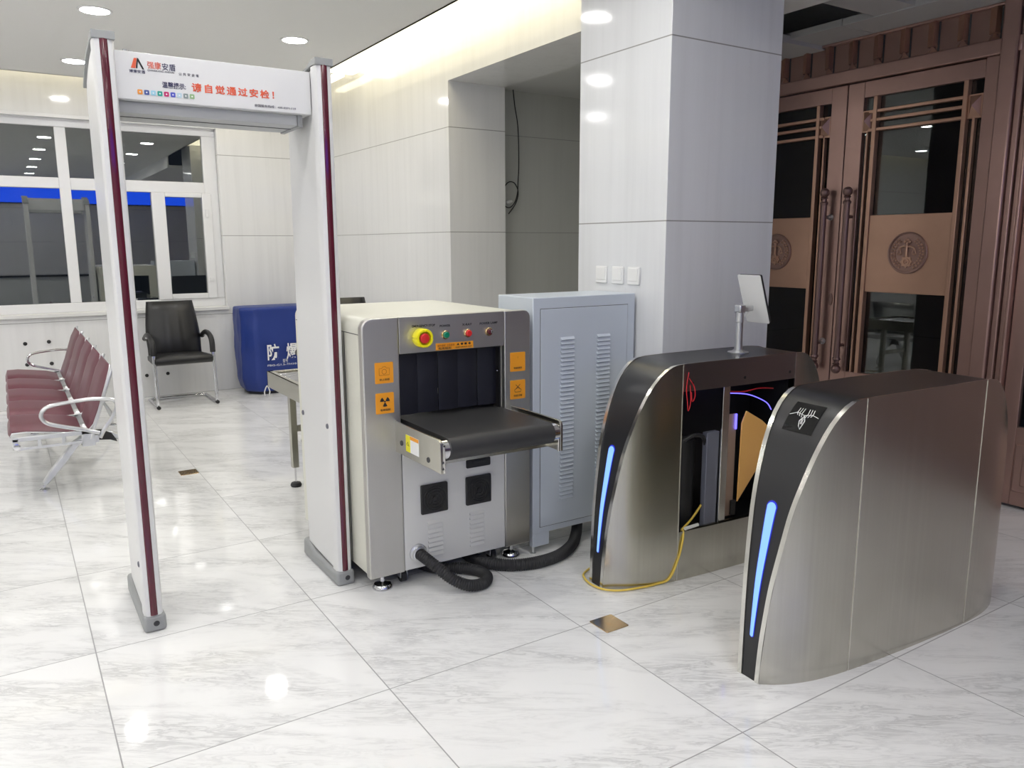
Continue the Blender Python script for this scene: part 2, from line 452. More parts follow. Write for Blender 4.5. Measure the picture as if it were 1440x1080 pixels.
# window 1
def window():
    Y0, Y1 = YW + 0.07, YW + 0.14
    w = empty('window_1', (0, YW + 0.1, WZ0), kind='structure')
    f = MB()
    f.box(WX0, WX1, Y0, Y1, WZ0, 0.935).box(WX0, WX1, Y0, Y1, 2.50, WZ1).box(1.745, WX1, Y0, Y1, 0.935, 2.50)
    f.box(WX0, WX0 + 0.1, Y0, Y1, 0.935, 2.50)
    f.box(0.500, 0.590, Y0, Y1, 0.935, 2.50).box(-0.95, -0.86, Y0, Y1, 0.935, 2.50)
    f.box(WX0 + 0.1, 0.500, Y0, Y1, 1.965, 2.06).box(0.590, 1.745, Y0, Y1, 1.955, 2.06)
    f.build('window_frame', 'pvc', w, bevel=0.006)
    s = MB().box(1.256, 1.375, Y0 - 0.015, Y1, 0.935, 1.955).box(1.712, 1.80, Y0 - 0.015, Y1, 0.935, 1.955)
    s.box(1.375, 1.712, Y0 - 0.015, Y1, 0.935, 0.985).box(1.375, 1.712, Y0 - 0.015, Y1, 1.915, 1.955)
    sash = s.build('sash', 'pvc', w, bevel=0.006)
    MB().box(1.735, 1.765, Y0 - 0.030, Y0 - 0.015, 1.73, 1.80).box(1.735, 1.765, Y0 - 0.030, Y0 - 0.015, 1.10, 1.14).build('hinge', 'pvc', sash, bevel=0.003)
    for a in ((WX0 + 0.1, -0.95, 0.935, 1.965), (-0.86, 0.50, 0.935, 1.965), (0.59, 1.256, 0.935, 1.955), (WX0 + 0.1, -0.95, 2.06, 2.5), (-0.86, 0.50, 2.06, 2.5), (0.59, 1.745, 2.06, 2.5)):
        box('pane', (a[0] - 0.004, a[1] + 0.004, Y0 + 0.03, Y0 + 0.036, a[2] - 0.004, a[3] + 0.004), 'glass', w, smooth=False)
    box('pane', (1.371, 1.716, Y0 + 0.02, Y0 + 0.026, 0.981, 1.919), 'glass', sash, smooth=False)
    box('window_sill', (WX0, 1.885, YW - 0.035, Y0, 0.815, 0.852), 'plaster', w, bevel=0.006)
    box('head_lining', (WX0, WX1, YW + 0.002, Y0, 2.57, 2.603), 'pvc', w, smooth=False)
window()

# wall plugs on the window wall
spots = [(0.103, 0.592, 'top left of the four near the bench'), (0.288, 0.598, 'top right of the four near the bench'),
         (0.101, 0.402, 'bottom left of the four near the bench'), (0.292, 0.398, 'bottom right of the four near the bench'),
         (1.076, 0.214, 'left one under the black chair'), (1.266, 0.217, 'right one under the black chair')]
p0 = None
for x, z, d in spots:
    if p0 is None: p0 = MB().lathe((0, 0, 0), (0, -1, 0), [(0.017, 0), (0.016, 0.006), (0.010, 0.010), (0.0, 0.011)], 16).build('wall_plug', 'black'); o = p0
    else: o = p0.copy(); COL.objects.link(o)
    o.location = (x, YW, z); tag(o, 'round black plug in the wall, ' + d, 'wall plug', 'black plugs in the wall below the window')

# light switches on the column
sw = None
for k, (y, d) in enumerate(((3.205, 'leftmost of the row of three'), (3.076, 'middle one of the row of three'), (2.955, 'rightmost, nearest the column corner'))):
    if sw is None:
        sw = empty('light_switch', (XC, y, 1.30))
        MB().prism(rrect(-0.043, 0.043, -0.043, 0.043, 0.006), 'yz', -0.010, 0.0).build('plate', 'white_plastic', sw, bevel=0.002, local=True)
        MB().prism(rrect(-0.033, 0.033, -0.026, 0.036, 0.004), 'yz', -0.013, -0.009).build('rocker', 'white_plastic', sw, bevel=0.0015, local=True)
        o = sw
    else: o = copy_tree(sw)
    o.location = (XC, y, 1.30); tag(o, 'square white light switch on the column, ' + d, 'light switch', 'switches on the column')

# ================================================================== COPPER DOORS
def door_leaf(name, mir):
    """mir=False: right leaf (Y 2.385..3.218); mir=True: left leaf, mirrored about the meeting line"""
    MY = 3.218
    fy = (lambda y: 2 * MY - y) if mir else (lambda y: y)
    def bx(mb, y0, y1, z0, z1, x0=XD - 0.045, x1=XD):
        a, b = sorted((fy(y0), fy(y1))); mb.box(x0, x1, a, b, z0, z1)
    t = empty(name, (XD, fy(2.8), 0), kind='structure')
    f = MB()
    bx(f, 3.103, 3.215, 0.02, 2.43); bx(f, 2.387, 3.103, 2.335, 2.43); bx(f, 2.387, 3.103, 0.02, 0.63)
    f.build('door_frame', 'copper', t, bevel=0.003)
    f = MB(); bx(f, 2.47, 3.02, 0.14, 0.52, XD - 0.062, XD - 0.04); f.build('bottom_panel', 'copper', t, bevel=0.012)
    f = MB()
    bx(f, 3.004, 3.030, 0.63, 2.335, XD - 0.06, XD - 0.02); bx(f, 2.464, 2.490, 0.63, 2.335, XD - 0.06, XD - 0.02)
    bx(f, 3.058, 3.072, 0.63, 2.13, XD - 0.05, XD - 0.02); bx(f, 2.418, 2.434, 0.63, 2.13, XD - 0.05, XD - 0.02)
    for z in (2.237, 2.186, 2.128): bx(f, 2.47, 3.06, z, z + 0.019, XD - 0.055, XD - 0.02)
    f.build('glazing_bars', 'copper_light', t, bevel=0.003)
    for a, b in ((3.033, 3.103), (2.387, 2.462)):
        a, b = sorted((fy(a), fy(b))); z0, z1 = 2.128, 2.256
        m_ = MB()
        m_.box(XD - 0.045, XD - 0.02, a, b, z0, z1)
        q = [m_.bm.verts.new(p) for p in ((XD - 0.045, a + 0.006, z0 + 0.008), (XD - 0.045, b - 0.006, z0 + 0.008), (XD - 0.045, b - 0.006, z1 - 0.008), (XD - 0.045, a + 0.006, z1 - 0.008), (XD - 0.085, (a + b) / 2, (z0 + z1) / 2))]
        for i in range(4): m_.bm.faces.new((q[i], q[(i + 1) % 4], q[4]))
        m_.build('corner_boss', 'copper_light', t, smooth=False)
    f = MB(); bx(f, 2.39, 3.10, 0.625, 2.34, XD - 0.018, XD - 0.010); f.build('pane', 'door_glass', t, smooth=False)
    f = MB(); bx(f, 2.478, 3.004, 1.152, 1.624, XD - 0.050, XD - 0.022); pn = f.build('centre_panel', 'copper_light', t, bevel=0.003)
    emblem(pn, fy(2.738), 1.395)
    # pull handle
    hy = fy(3.135); hx = XD - 0.10
    h = MB().tube([(hx, hy, z) for z in (0.70, 0.72, 1.70, 1.72)], 0.019, 16)
    h.lathe((hx, hy, 1.70), (0, 0, 1), [(0.024, 0), (0.026, 0.012), (0.017, 0.02), (0.015, 0.035), (0.024, 0.042), (0.014, 0.05)], 16).sphere((hx, hy, 1.775), 0.030)
    h.lathe((hx, hy, 0.72), (0, 0, -1), [(0.024, 0), (0.026, 0.012), (0.017, 0.02), (0.015, 0.035), (0.024, 0.042), (0.014, 0.05)], 16).sphere((hx, hy, 0.645), 0.030)
    for z in (0.80, 1.62): h.cyl((hx, hy, z), (XD - 0.044, hy, z), 0.011, 12)
    h.build('pull_handle', 'copper_dark', t)
    if mir:
        for z in (1.62, 0.81):
            MB().lathe((XD - 0.045, 3.285, z), (-1, 0, 0), [(0.022, 0), (0.020, 0.008), (0.012, 0.012), (0.010, 0.03), (0.0, 0.032)], 16).build('lock_cylinder', 'alu', t)
        MB().prism([(3.245 + 0.014 * math.cos(R(a)), 1.09 + 0.04 * math.sin(R(a))) for a in range(0, 360, 20)], 'yz', XD - 0.052, XD - 0.044).build('key_plate', 'copper_dark', t)

def emblem(parent, y, z):
    """round court badge: rim, wheat, balance on a column, gear below"""
    x = XD - 0.050; Rr = 0.124
    m = MB()
    m.lathe((x + 0.002, y, z), (-1, 0, 0), [(Rr, 0), (Rr, 0.010), (Rr - 0.004, 0.014), (Rr - 0.010, 0.012), (Rr - 0.012, 0.006), (0.0, 0.006)], 48)
    disc = m.build('emblem', 'copper_mid', parent); m = MB()
    def P(a, b, d=0.014): return (x - d, y - a, z + b)
    # wheat ears
    for s in (-1, 1):
        for k in range(11):
            a = R(-62 + 11.5 * k); r = Rr - 0.027
            px, pz = s * r * math.cos(a), r * math.sin(a)
            m.sphere(P(px, pz, 0.006), 0.0075, 8)
            r = Rr - 0.044
            m.sphere(P(s * r * math.cos(a + 0.06), r * math.sin(a + 0.06), 0.006), 0.006, 8)
    # column and beam
    m.tube([P(0, -0.02), P(0, 0.03), P(0, 0.062)], 0.006, 8, radii=[0.011, 0.007, 0.009])
    m.tube([P(-0.046, 0.030), P(-0.02, 0.040), P(0, 0.036), P(0.02, 0.040), P(0.046, 0.030)], 0.0055, 8)
    m.sphere(P(0, 0.076), 0.011, 10); m.sphere(P(-0.014, 0.066), 0.009, 8); m.sphere(P(0.014, 0.066), 0.009, 8); m.sphere(P(0, 0.055), 0.010, 8)
    for s in (-1, 1):
        m.tube([P(s * 0.046, 0.030), P(s * 0.058, -0.002)], 0.0026, 6).tube([P(s * 0.046, 0.030), P(s * 0.034, -0.002)], 0.0026, 6)
        m.rings([[P(s * 0.046 + q * math.cos(R(t)), zz + 0.0, 0.010 + q * 0.35 * math.sin(R(t))) for t in range(0, 360, 30)] for q, zz in ((0.016, -0.003), (0.014, -0.009), (0.006, -0.013))])
    # gear
    gz = -0.052
    pts = []
    for k in range(16):
        for d, r in ((-0.42, 0.030), (-0.25, 0.036), (0.25, 0.036), (0.42, 0.030)):
            if k % 2 == 0: a = R(22.5 * k + d * 30); pts.append((y + r * math.cos(a), z + gz + r * math.sin(a)))
    m.rings([[(xx, a, b) for a, b in pts] for xx in (x - 0.004, x - 0.012)])
    m.lathe(P(0, gz, 0.010), (-1, 0, 0), [(0.021, 0), (0.020, 0.007), (0.014, 0.007), (0.013, 0.003)], 20).sphere(P(0, gz, 0.012), 0.008, 10)
    m.build('relief', 'copper_light', disc)

door_leaf('door_1', False)
door_leaf('door_2', True)
# frieze with ribs
t = empty('trim_1', (XD, 3.2, 2.43), kind='structure')
f = MB().box(XD - 0.03, XD + 0.02, 2.20, 4.12, 2.505, 2.70).build('frieze', 'copper_mid', t, bevel=0.002)
f = MB().box(XD - 0.075, XD + 0.02, 2.20, 4.12, 2.436, 2.515).box(XD - 0.06, XD + 0.02, 2.20, 4.12, 2.685, 2.702).build('moulding', 'copper', t, bevel=0.006)
m_ = MB(); gaps = MB()
y = 3.69 + 0.169 * 2
while y > 2.25:
    a, b, px = y, y + 0.052, XD - 0.03
    m_.rings([[(px, a, z), (px - 0.040, a + 0.006, z), (px - 0.012, b, z), (px, b, z)] for z in (2.553, 2.684)])
    gaps.box(px - 0.0015, px, a - 0.012, a - 0.001, 2.520, 2.684)
    q = [m_.bm.verts.new(p) for p in ((px, a - 0.008, 2.516), (px - 0.036, (a + b) / 2, 2.516), (px, b + 0.012, 2.516), (px - 0.016, (a + b) / 2 - 0.004, 2.560))]
    for i, j in ((0, 1), (1, 2), (2, 0)): m_.bm.faces.new((q[i], q[j], q[3]))
    y -= 0.169
m_.build('ribs', 'copper_light', t, smooth=False)
gaps.build('rib_gaps', 'seam', t, smooth=False)
# casing and pilaster right of the doors
t = empty('trim_2', (XD, 2.3, 0), kind='structure')
MB().box(XD - 0.055, XD + 0.02, 2.305, 2.383, 0, 2.436).build('casing', 'copper', t, bevel=0.004)
MB().box(XD - 0.09, XD + 0.02, 2.215, 2.302, 0, 2.74).build('pilaster', 'copper', t, bevel=0.01)
f = MB()
for y0, y1, d in ((2.180, 2.212, 0.07), (2.150, 2.176, 0.055), (2.128, 2.146, 0.075)): f.box(XD - d, XD + 0.02, y0, y1, 0, 2.74)
f.build('moulding', 'copper', t, bevel=0.006)
# neighbouring copper door at the picture's right edge
t = empty('door_3', (XD, 1.6, 0), kind='structure')
f = MB().box(XD - 0.035, XD + 0.01, 2.042, 2.125, 0.02, 2.70).box(XD - 0.035, XD + 0.01, 1.1, 1.2, 0.02, 2.70)
f.box(XD - 0.035, XD + 0.01, 1.2, 2.042, 0.02, 0.46).box(XD - 0.035, XD + 0.01, 1.2, 2.042, 2.55, 2.70)
f.build('door_frame', 'copper', t, bevel=0.004)
MB().box(XD - 0.045, XD - 0.03, 1.25, 2.035, 0.10, 0.37).box(XD - 0.058, XD - 0.03, 1.30, 1.99, 0.14, 0.33).build('bottom_panel', 'copper', t, bevel=0.008)
box('pane', (XD - 0.012, XD - 0.004, 1.19, 2.05, 0.455, 2.56), 'door_glass', t, smooth=False)
# unlit room behind the doors
struct(MB().box(XD + 2.4, XD + 2.5, 0.5, 4.6, 0, 3).build('wall_lobby', 'void', smooth=False))

# ================================================================== WALK-THROUGH METAL DETECTOR
g = empty('metal_detector_gate', (0.745, 3.3, 0), 'white walk-through metal detector with maroon strips and a red-lettered sign beam', 'metal detector')
def gate_post(x0, x1, inner):
    yf, yb = 3.100, 3.52
    def topz(y): return 2.135 - 0.11 * max(0, (y - yf - 0.03) / 0.39) ** 2.2
    # side profile in (y,z)
    pr = [(yf + 0.035, 0.055)] + [(yb - 0.02, 0.075)] + [(yb + 0.0, 1.0), (yb - 0.02, 1.95)]
    n = 12
    pr += [(lerp(yb - 0.03, yf + 0.035, k / n), topz(lerp(yb - 0.03, yf + 0.035, k / n)) - (0.02 if k == 0 else 0)) for k in range(n + 1)]
    body = MB().prism(pr, 'yz', x0 + 0.006, x1 - 0.006).build('post', 'gate_white', g, bevel=0.008)
    # front column with rounded nose
    cs = [(x0, yf + 0.06), (x0, yf + 0.018), (x0 + 0.006, yf + 0.006), (x0 + 0.018, yf)] + [(x1 - 0.018, yf), (x1 - 0.006, yf + 0.006), (x1, yf + 0.018), (x1, yf + 0.06)]
    MB().prism(cs, 'xy', 0.062, 2.14).build('post_front', 'gate_white', body)
    xm = (x0 + x1) / 2
    sp = []
    for k in range(13):
        a = R(180 * k / 12); sp.append((xm - 0.0135 * math.cos(a), yf + 0.002 - 0.006 * math.sin(a)))
    MB().prism(sp, 'xy', 0.064, 2.145).build('light_strip', 'maroon', body)
    MB().prism([(yf - 0.004, 2.14), (yf + 0.05, 2.142)] + [(y, topz(y) + 0.004) for y in (3.2, 3.3, 3.4, 3.50)] + [(y, topz(y) + 0.016) for y in (3.50, 3.4, 3.3, 3.2)] + [(yf + 0.05, 2.166), (yf - 0.004, 2.167)], 'yz', x0 - 0.003, x1 + 0.003).build('cap', 'gate_grey', body, bevel=0.002)
    # base shoe
    pb = [(yf - 0.012, 0.0), (yb + 0.03, 0.0), (yb + 0.02, 0.085), (yb - 0.02, 0.085), (yb - 0.12, 0.058), (yf + 0.12, 0.055), (yf, 0.066)]
    sh = MB().prism(pb, 'yz', x0 - 0.008, x1 + 0.008).build('base', 'gate_grey', body, bevel=0.014, seg=3)
    MB().lathe((xm + 0.004, yf - 0.014, 0.036), (0, 1, 0), [(0.011, -0.001), (0.008, -0.002), (0.007, 0.004), (0.0, 0.006)], 14).build('screw_hole', 'seam', body)
    return body
pl = gate_post(0.325, 0.392, 1)
pr_ = gate_post(1.090, 1.157, -1)
for body, (x, y, z, d) in ((pr_, (1.094, 3.487, 0.699, -1)), (pr_, (1.088, 3.148, 0.701, -1)), (pl, (0.324, 3.130, 0.268, -1))):
    MB().lathe((x + 0.004, y, z), (d, 0, 0), [(0.012, 0), (0.011, 0.006), (0.007, 0.008), (0.0, 0.008)], 16).build('screw_cap', 'ink_grey', body)
bm_ = MB().box(0.390, 1.092, 3.172, 3.40, 1.963, 2.125).build('sign_beam', 'gate_white', g, bevel=0.003)
MB().box(0.390, 1.045, 3.21, 3.44, 1.922, 1.964).build('beam_underside', 'gate_under', bm_, bevel=0.004)
MB().box(0.394, 1.045, 3.30, 3.31, 1.9205, 1.9225).build('beam_slot', 'seam', bm_)
MB().box(1.045, 1.064, 3.205, 3.445, 1.918, 1.964).build('beam_end_cap', 'gate_grey', bm_, bevel=0.002)
MB().box(0.430, 0.442, 3.20, 3.215, 2.125, 2.137).box(0.448, 0.458, 3.20, 3.215, 2.125, 2.134).build('beam_screws', 'gate_grey', bm_)
yF = 3.1712
def tri(name, pts, m, par, y=yF):
    MB().prism(pts, 'xz', y - 0.0008, y).build(name, m, par, smooth=False)
tri('sign_emblem', [(0.447, 2.070), (0.459, 2.104), (0.468, 2.104), (0.462, 2.070)], 'ink_red', bm_)
tri('sign_emblem', [(0.463, 2.070), (0.469, 2.105), (0.473, 2.104), (0.490, 2.068), (0.484, 2.068), (0.471, 2.094), (0.468, 2.070)], 'ink', bm_)
text('sign_text', '强康', 0.026, (0.500, yF, 2.076), 'ink_red', bm_, width=0.045)
text('sign_text', '安盾', 0.026, (0.548, yF, 2.075), 'ink_navy', bm_, width=0.045)
text('sign_text', '博康安盾', 0.012, (0.440, yF, 2.055), 'ink_navy', bm_, width=0.052)
text('sign_text', 'QIANGKANG ANDUN', 0.0085, (0.500, yF, 2.065), 'ink_grey', bm_, width=0.088)
text('sign_text', '公 共 安 全 者', 0.011, (0.603, yF, 2.062), 'ink_grey', bm_, width=0.070)
text('sign_text', '温馨提示:', 0.022, (0.545, yF, 2.015), 'ink_navy', bm_, width=0.080, bold=0.0004)
text('sign_text', '请自觉通过安检！', 0.032, (0.645, yF, 2.012), 'ink_red', bm_, width=0.300, bold=0.0007, spacing=1.32)
text('sign_text', '全国服务热线：400-0371-119', 0.011, (0.868, yF, 1.9765), 'ink_grey', bm_, width=0.160)
icol = [(0.85, 0.32, 0.05), (0.06, 0.10, 0.35), (0.35, 0.65, 0.8), (0.02, 0.35, 0.28), (0.55, 0.02, 0.15), (0.08, 0.10, 0.55), (0.5, 0.65, 0.75), (0.25, 0.3, 0.3), (0.30, 0.48, 0.25)]
for k, cc in enumerate(icol):
    M['icon%d' % k] = mat('printed icon colour %d' % (k + 1), cc, 0.5)
    x = 0.462 + 0.0218 * k
    ic = MB().prism(rrect(x, x + 0.0165, 1.983, 1.9995, 0.003, 3), 'xz', yF - 0.0008, yF).build('printed_icon', 'icon%d' % k, bm_, smooth=False)
    MB().prism([(x + 0.0082 + 0.0028 * math.cos(R(a)), 1.9912 + 0.0028 * math.sin(R(a))) for a in range(0, 360, 45)], 'xz', yF - 0.0014, yF - 0.0006).build('pictogram', 'white', ic, smooth=False)

# ================================================================== X-RAY BAGGAGE SCANNER
YM = 2.92
xr = empty('baggage_scanner', (1.565, 3.35, 0), 'beige x-ray baggage scanner with steel front and black conveyor tongue', 'baggage scanner')
sh = MB()
ys_ = (YM + 0.03, 3.78)
sh.prism(rrect(1.172, 1.327, 0.085, 1.163, 0.045, 6, (0, 0, 0, 1)), 'xz', *ys_)
sh.prism(rrect(1.830, 1.962, 0.085, 1.163, 0.045, 6, (0, 0, 1, 0)), 'xz', *ys_)
sh.box(1.327, 1.830, *ys_, 1.016, 1.163).box(1.327, 1.830, *ys_, 0.085, 0.60)
shell = sh.build('shell', 'cream', xr)
MB().box(1.1705, 1.1735, YM + 0.032, 3.77, 1.098, 1.1005).box(1.1705, 1.1735, 3.13, 3.133, 0.09, 1.10).build('panel_seam', 'seam', shell, smooth=False)
# steel front frame
f = MB()
f.prism(rrect(1.165, 1.325, 0.075, 1.167, 0.045, 8, (0, 0, 0, 1)), 'xz', YM, YM + 0.04)
f.build('front_column', 'steel_h', xr, bevel=0.006, seg=3)
f = MB().prism(rrect(1.832, 1.967, 0.075, 1.167, 0.035, 8, (0, 0, 1, 0)), 'xz', YM, YM + 0.04)
f.build('front_column', 'steel_h', xr, bevel=0.004, seg=3)
cp = MB().box(1.3265, 1.8305, YM + 0.001, YM + 0.04, 1.015, 1.166).build('control_panel', 'steel_h', xr, bevel=0.002)
# tunnel
tn = MB().box(1.3265, 1.335, YM + 0.03, 3.76, 0.73, 1.016).box(1.822, 1.8305, YM + 0.03, 3.76, 0.73, 1.016).box(1.33, 1.83, YM + 0.03, 3.76, 1.005, 1.016)
tn.build('tunnel', 'black', xr, smooth=False)
for k in range(5):
    x0 = 1.336 + k * 0.0975
    MB().prism([(x0 + 0.001, YM + 0.060 + 0.004 * (k % 2)), (x0 + 0.05, YM + 0.052 + 0.004 * (k % 2)), (x0 + 0.0965, YM + 0.062 + 0.003 * (k % 2)), (x0 + 0.0965, YM + 0.066), (x0 + 0.05, YM + 0.058), (x0 + 0.001, YM + 0.067)], 'xy', 0.748, 1.008).build('curtain_strip', 'curtain', xr)
MB().lathe((1.812, YM + 0.035, 0.90), (0, -1, 0), [(0.004, 0), (0.003, 0.004), (0, 0.005)], 10).build('sensor', 'chrome', xr)
# lower front panel
lp = MB().box(1.3265, 1.8305, YM + 0.004, YM + 0.03, 0.078, 0.70).build('lower_panel', 'cream_front', xr, bevel=0.002)
for x in (1.405, 1.625):
    fan = MB().prism(rrect(x, x + 0.128, 0.315, 0.445, 0.006), 'xz', YM - 0.008, YM + 0.004).build('fan_guard', 'black', lp, bevel=0.003)
    m_ = MB()
    for r in (0.016, 0.030, 0.042, 0.053):
        m_.tube([(x + 0.064 + r * math.cos(R(a)), YM - 0.010, 0.38 + r * math.sin(R(a))) for a in range(0, 360, 15)], 0.002, 6, closed=True)
    for a in range(4): m_.tube([(x + 0.064 + q * 0.058 * math.cos(R(45 + 90 * a)), YM - 0.009, 0.38 + q * 0.058 * math.sin(R(45 + 90 * a))) for q in (0.2, 1)], 0.002, 6)
    m_.lathe((x + 0.064, YM - 0.008, 0.38), (0, -1, 0), [(0.012, 0), (0.011, 0.005), (0, 0.006)], 14)
    m_.build('fan_grille', 'black', fan)
for x, z0, n in ((1.437, 0.118, 8), (1.645, 0.118, 8)):
    m_ = MB()
    for k in range(n):
        z = z0 + k * 0.021
        m_.rings([[(xx, YM + 0.004, z + 0.014), (xx, YM - 0.005, z + 0.003), (xx, YM + 0.004, z)] for xx in (x, x + 0.072)])
    m_.build('louvers', 'cream_front', lp, smooth=False)
hs = MB().prism(rrect(1.63, 1.752, 0.484, 0.522, 0.006), 'xz', YM - 0.003, YM + 0.004).build('recessed_handle', 'black', lp, bevel=0.001)
MB().box(1.655, 1.727, YM - 0.007, YM - 0.003, 0.505, 0.516).build('handle_grip', 'rubber', hs, bevel=0.002)
# hose collar
MB().lathe((1.388, YM + 0.003, 0.147), (0, -1, 0), [(0.040, 0), (0.040, 0.006), (0.033, 0.010), (0.033, 0.022), (0.026, 0.024), (0.026, 0.0)], 24).build('hose_collar', 'alu', lp)
# buttons
def lamp_button(x, m, r=0.0135, nm='push_button'):
    b = MB().lathe((x, YM + 0.001, 1.082), (0, -1, 0), [(0.0185, 0), (0.0185, 0.007), (0.0155, 0.010), (0.0145, 0.010)], 24).build('button_ring', 'brass', cp)
    MB().lathe((x, YM - 0.006, 1.082), (0, -1, 0), [(r, 0), (r, 0.010), (r * 0.8, 0.013), (0, 0.0135)], 24).build(nm, m, b)
    return b
lamp_button(1.537, 'green_btn'); lamp_button(1.645, 'red_btn'); kb = lamp_button(1.750, 'dark_btn', 0.012, 'key_switch')
MB().box(1.7475, 1.7565, YM - 0.028, YM - 0.019, 1.078, 1.090).build('key', 'chrome', kb, bevel=0.001)
es = MB()
ring = []
for k in range(48):
    a = 360 * k / 48
    r = 0.034 if min(abs(a - q) for q in (0, 90, 180, 270, 360)) > 7 else 0.031
    ring.append((r * math.cos(R(a)), r * math.sin(R(a))))
es.rings([[(1.421 + a * s * 1.15, YM + 0.001 - d, 1.078 + b * s * 1.15) for a, b in ring] for s, d in ((0.9, 0), (1.0, 0.006), (1.0, 0.044), (0.93, 0.048), (0.72, 0.048), (0.70, 0.02))], caps=True)
esg = es.build('emergency_stop_guard', 'yellow', cp)
MB().lathe((1.421, YM - 0.018, 1.078), (0, -1, 0), [(0.010, 0), (0.010, 0.012), (0.020, 0.016), (0.021, 0.026), (0.017, 0.031), (0, 0.033)], 28).build('emergency_stop_button', 'red_btn', esg)
for s, x, w_ in (('EMERGENCY STOP', 1.385, 0.105), ('POWER', 1.512, 0.05), ('X-RAY', 1.620, 0.048), ('POWER LAMP', 1.705, 0.090)):
    text('control_label', s, 0.013, (x, YM + 0.0005, 1.115 if s != 'EMERGENCY STOP' else 1.121), 'ink', cp, width=w_, bold=0.0003)
st = MB().box(1.492, 1.672, YM - 0.0005, YM + 0.001, 1.018, 1.047).build('warning_sticker', 'orange', cp, smooth=False)
text('sticker_text', '操作规程  注意事项', 0.011, (1.500, YM - 0.0008, 1.033), 'ink_soft', st, width=0.08)
text('sticker_text', '电离辐射', 0.011, (1.503, YM - 0.0008, 1.021), 'ink', st, width=0.06)
text('sticker_text', '▲ ● ■ ◆', 0.012, (1.590, YM - 0.0008, 1.034), 'ink', st, width=0.07)
text('sticker_text', 'KEEP HANDS OUT', 0.008, (1.586, YM - 0.0008, 1.0225), 'ink', st, width=0.078)
def sticker(x, z, kind):
    s_ = MB().prism(rrect(x, x + 0.080, z, z + 0.086, 0.004, 3), 'xz', YM - 0.0012, YM + 0.0).build('warning_sticker', 'orange', xr, smooth=False)
    cx, cz, y_ = x + 0.040, z + 0.050, YM - 0.0018
    m_ = MB(); col = 'ink_soft'
    N = (0, -1, 0)
    if kind == 'camera':
        m_.ribbon([(cx - 0.022, y_, cz - 0.016), (cx + 0.022, y_, cz - 0.016), (cx + 0.022, y_, cz + 0.012), (cx + 0.010, y_, cz + 0.012), (cx + 0.006, y_, cz + 0.018), (cx - 0.006, y_, cz + 0.018), (cx - 0.010, y_, cz + 0.012), (cx - 0.022, y_, cz + 0.012), (cx - 0.022, y_, cz - 0.016)], 0.002, N)
        m_.ribbon([(cx + 0.010 * math.cos(R(a)), y_, cz - 0.002 + 0.010 * math.sin(R(a))) for a in range(0, 361, 20)], 0.002, N)
    elif kind == 'trefoil':
        col = 'ink'
        for k in range(3):
            a0 = 30 + 120 * k - 30 - 30
            a0 = 90 + 120 * k + 60
            pts = [(cx + 0.006 * math.cos(R(a0 - 28)), cz + 0.006 * math.sin(R(a0 - 28)))] + [(cx + 0.021 * math.cos(R(a0 + d)), cz + 0.021 * math.sin(R(a0 + d))) for d in range(-28, 29, 8)] + [(cx + 0.006 * math.cos(R(a0 + 28)), cz + 0.006 * math.sin(R(a0 + 28)))]
            m_.prism(pts, 'xz', y_ - 0.0004, y_)
        m_.prism([(cx + 0.0038 * math.cos(R(a)), cz + 0.0038 * math.sin(R(a))) for a in range(0, 360, 30)], 'xz', y_ - 0.0004, y_)
    elif kind == 'dots':
        m_.ribbon([(cx, y_, cz + 0.018), (cx, y_, cz + 0.008)], 0.0016, N)
    else:
        col = 'ink'
        m_.ribbon([(cx - 0.012, y_, cz + 0.016), (cx + 0.012, y_, cz - 0.004)], 0.0022, N)
        m_.ribbon([(cx + 0.012, y_, cz + 0.016), (cx - 0.012, y_, cz - 0.004)], 0.0022, N)
        m_.ribbon([(cx - 0.015, y_, cz - 0.018), (cx - 0.018, y_, cz - 0.008), (cx, y_, cz + 0.002), (cx + 0.018, y_, cz - 0.008), (cx + 0.015, y_, cz - 0.018), (cx - 0.015, y_, cz - 0.018)], 0.0022, N)
    m_.build('sticker_symbol', col, s_, smooth=False)
    text('sticker_text', {'camera': '禁止拍照', 'trefoil': '电离辐射', 'dots': '勿放液体', 'x': '勿放活物'}[kind], 0.010, (x + 0.018, YM - 0.0015, z + 0.012), 'ink', s_, width=0.044)
sticker(1.216, 0.902, 'camera'); sticker(1.215, 0.777, 'trefoil'); sticker(1.860, 0.894, 'dots'); sticker(1.860, 0.768, 'x')
# conveyor tongue
cv = MB()
ZB = 0.733
for x0, x1, ye in ((1.866, 1.878, 2.545), (1.297, 1.309, 2.520)):
    cv = MB(); cv.prism([(YM + 0.02, 0.610), (YM + 0.02, 0.741), (ye + 0.02, 0.741), (ye + 0.006, 0.735), (ye, 0.722), (ye, 0.612), (ye + 0.05, 0.612)], 'yz', x0, x1)
    cvf = cv.build('conveyor_side_plate', 'steel', xr, bevel=0.002)
ed = MB()
for x0, x1, ye in ((1.309, 1.336, 2.520), (1.843, 1.866, 2.545)):
    a_, b_ = (x0, x0 + 0.010) if x0 < 1.5 else (x1 - 0.010, x1)
    ed.box(a_, b_, ye, ye + 0.012, 0.612, 0.722).box(a_, b_, ye, YM, 0.712, 0.722)
ed.build('plate_flange', 'bright_steel', cvf, bevel=0.002)
m_ = MB()
for z in (0.63, 0.655): m_.lathe((1.308, 2.520, z), (0, -1, 0), [(0.005, -0.001), (0.0045, 0.0008), (0, 0.001)], 10)
for y_, z in ((2.86, 0.66), (2.62, 0.645)): m_.lathe((1.297, y_, z), (-1, 0, 0), [(0.012, -0.001), (0.010, 0.003), (0, 0.003)], 12)
m_.build('plate_screws', 'seam', cvf)
lb = MB().box(1.2955, 1.297, 2.70, 2.815, 0.638, 0.706).build('rating_label', 'white', cvf, smooth=False)
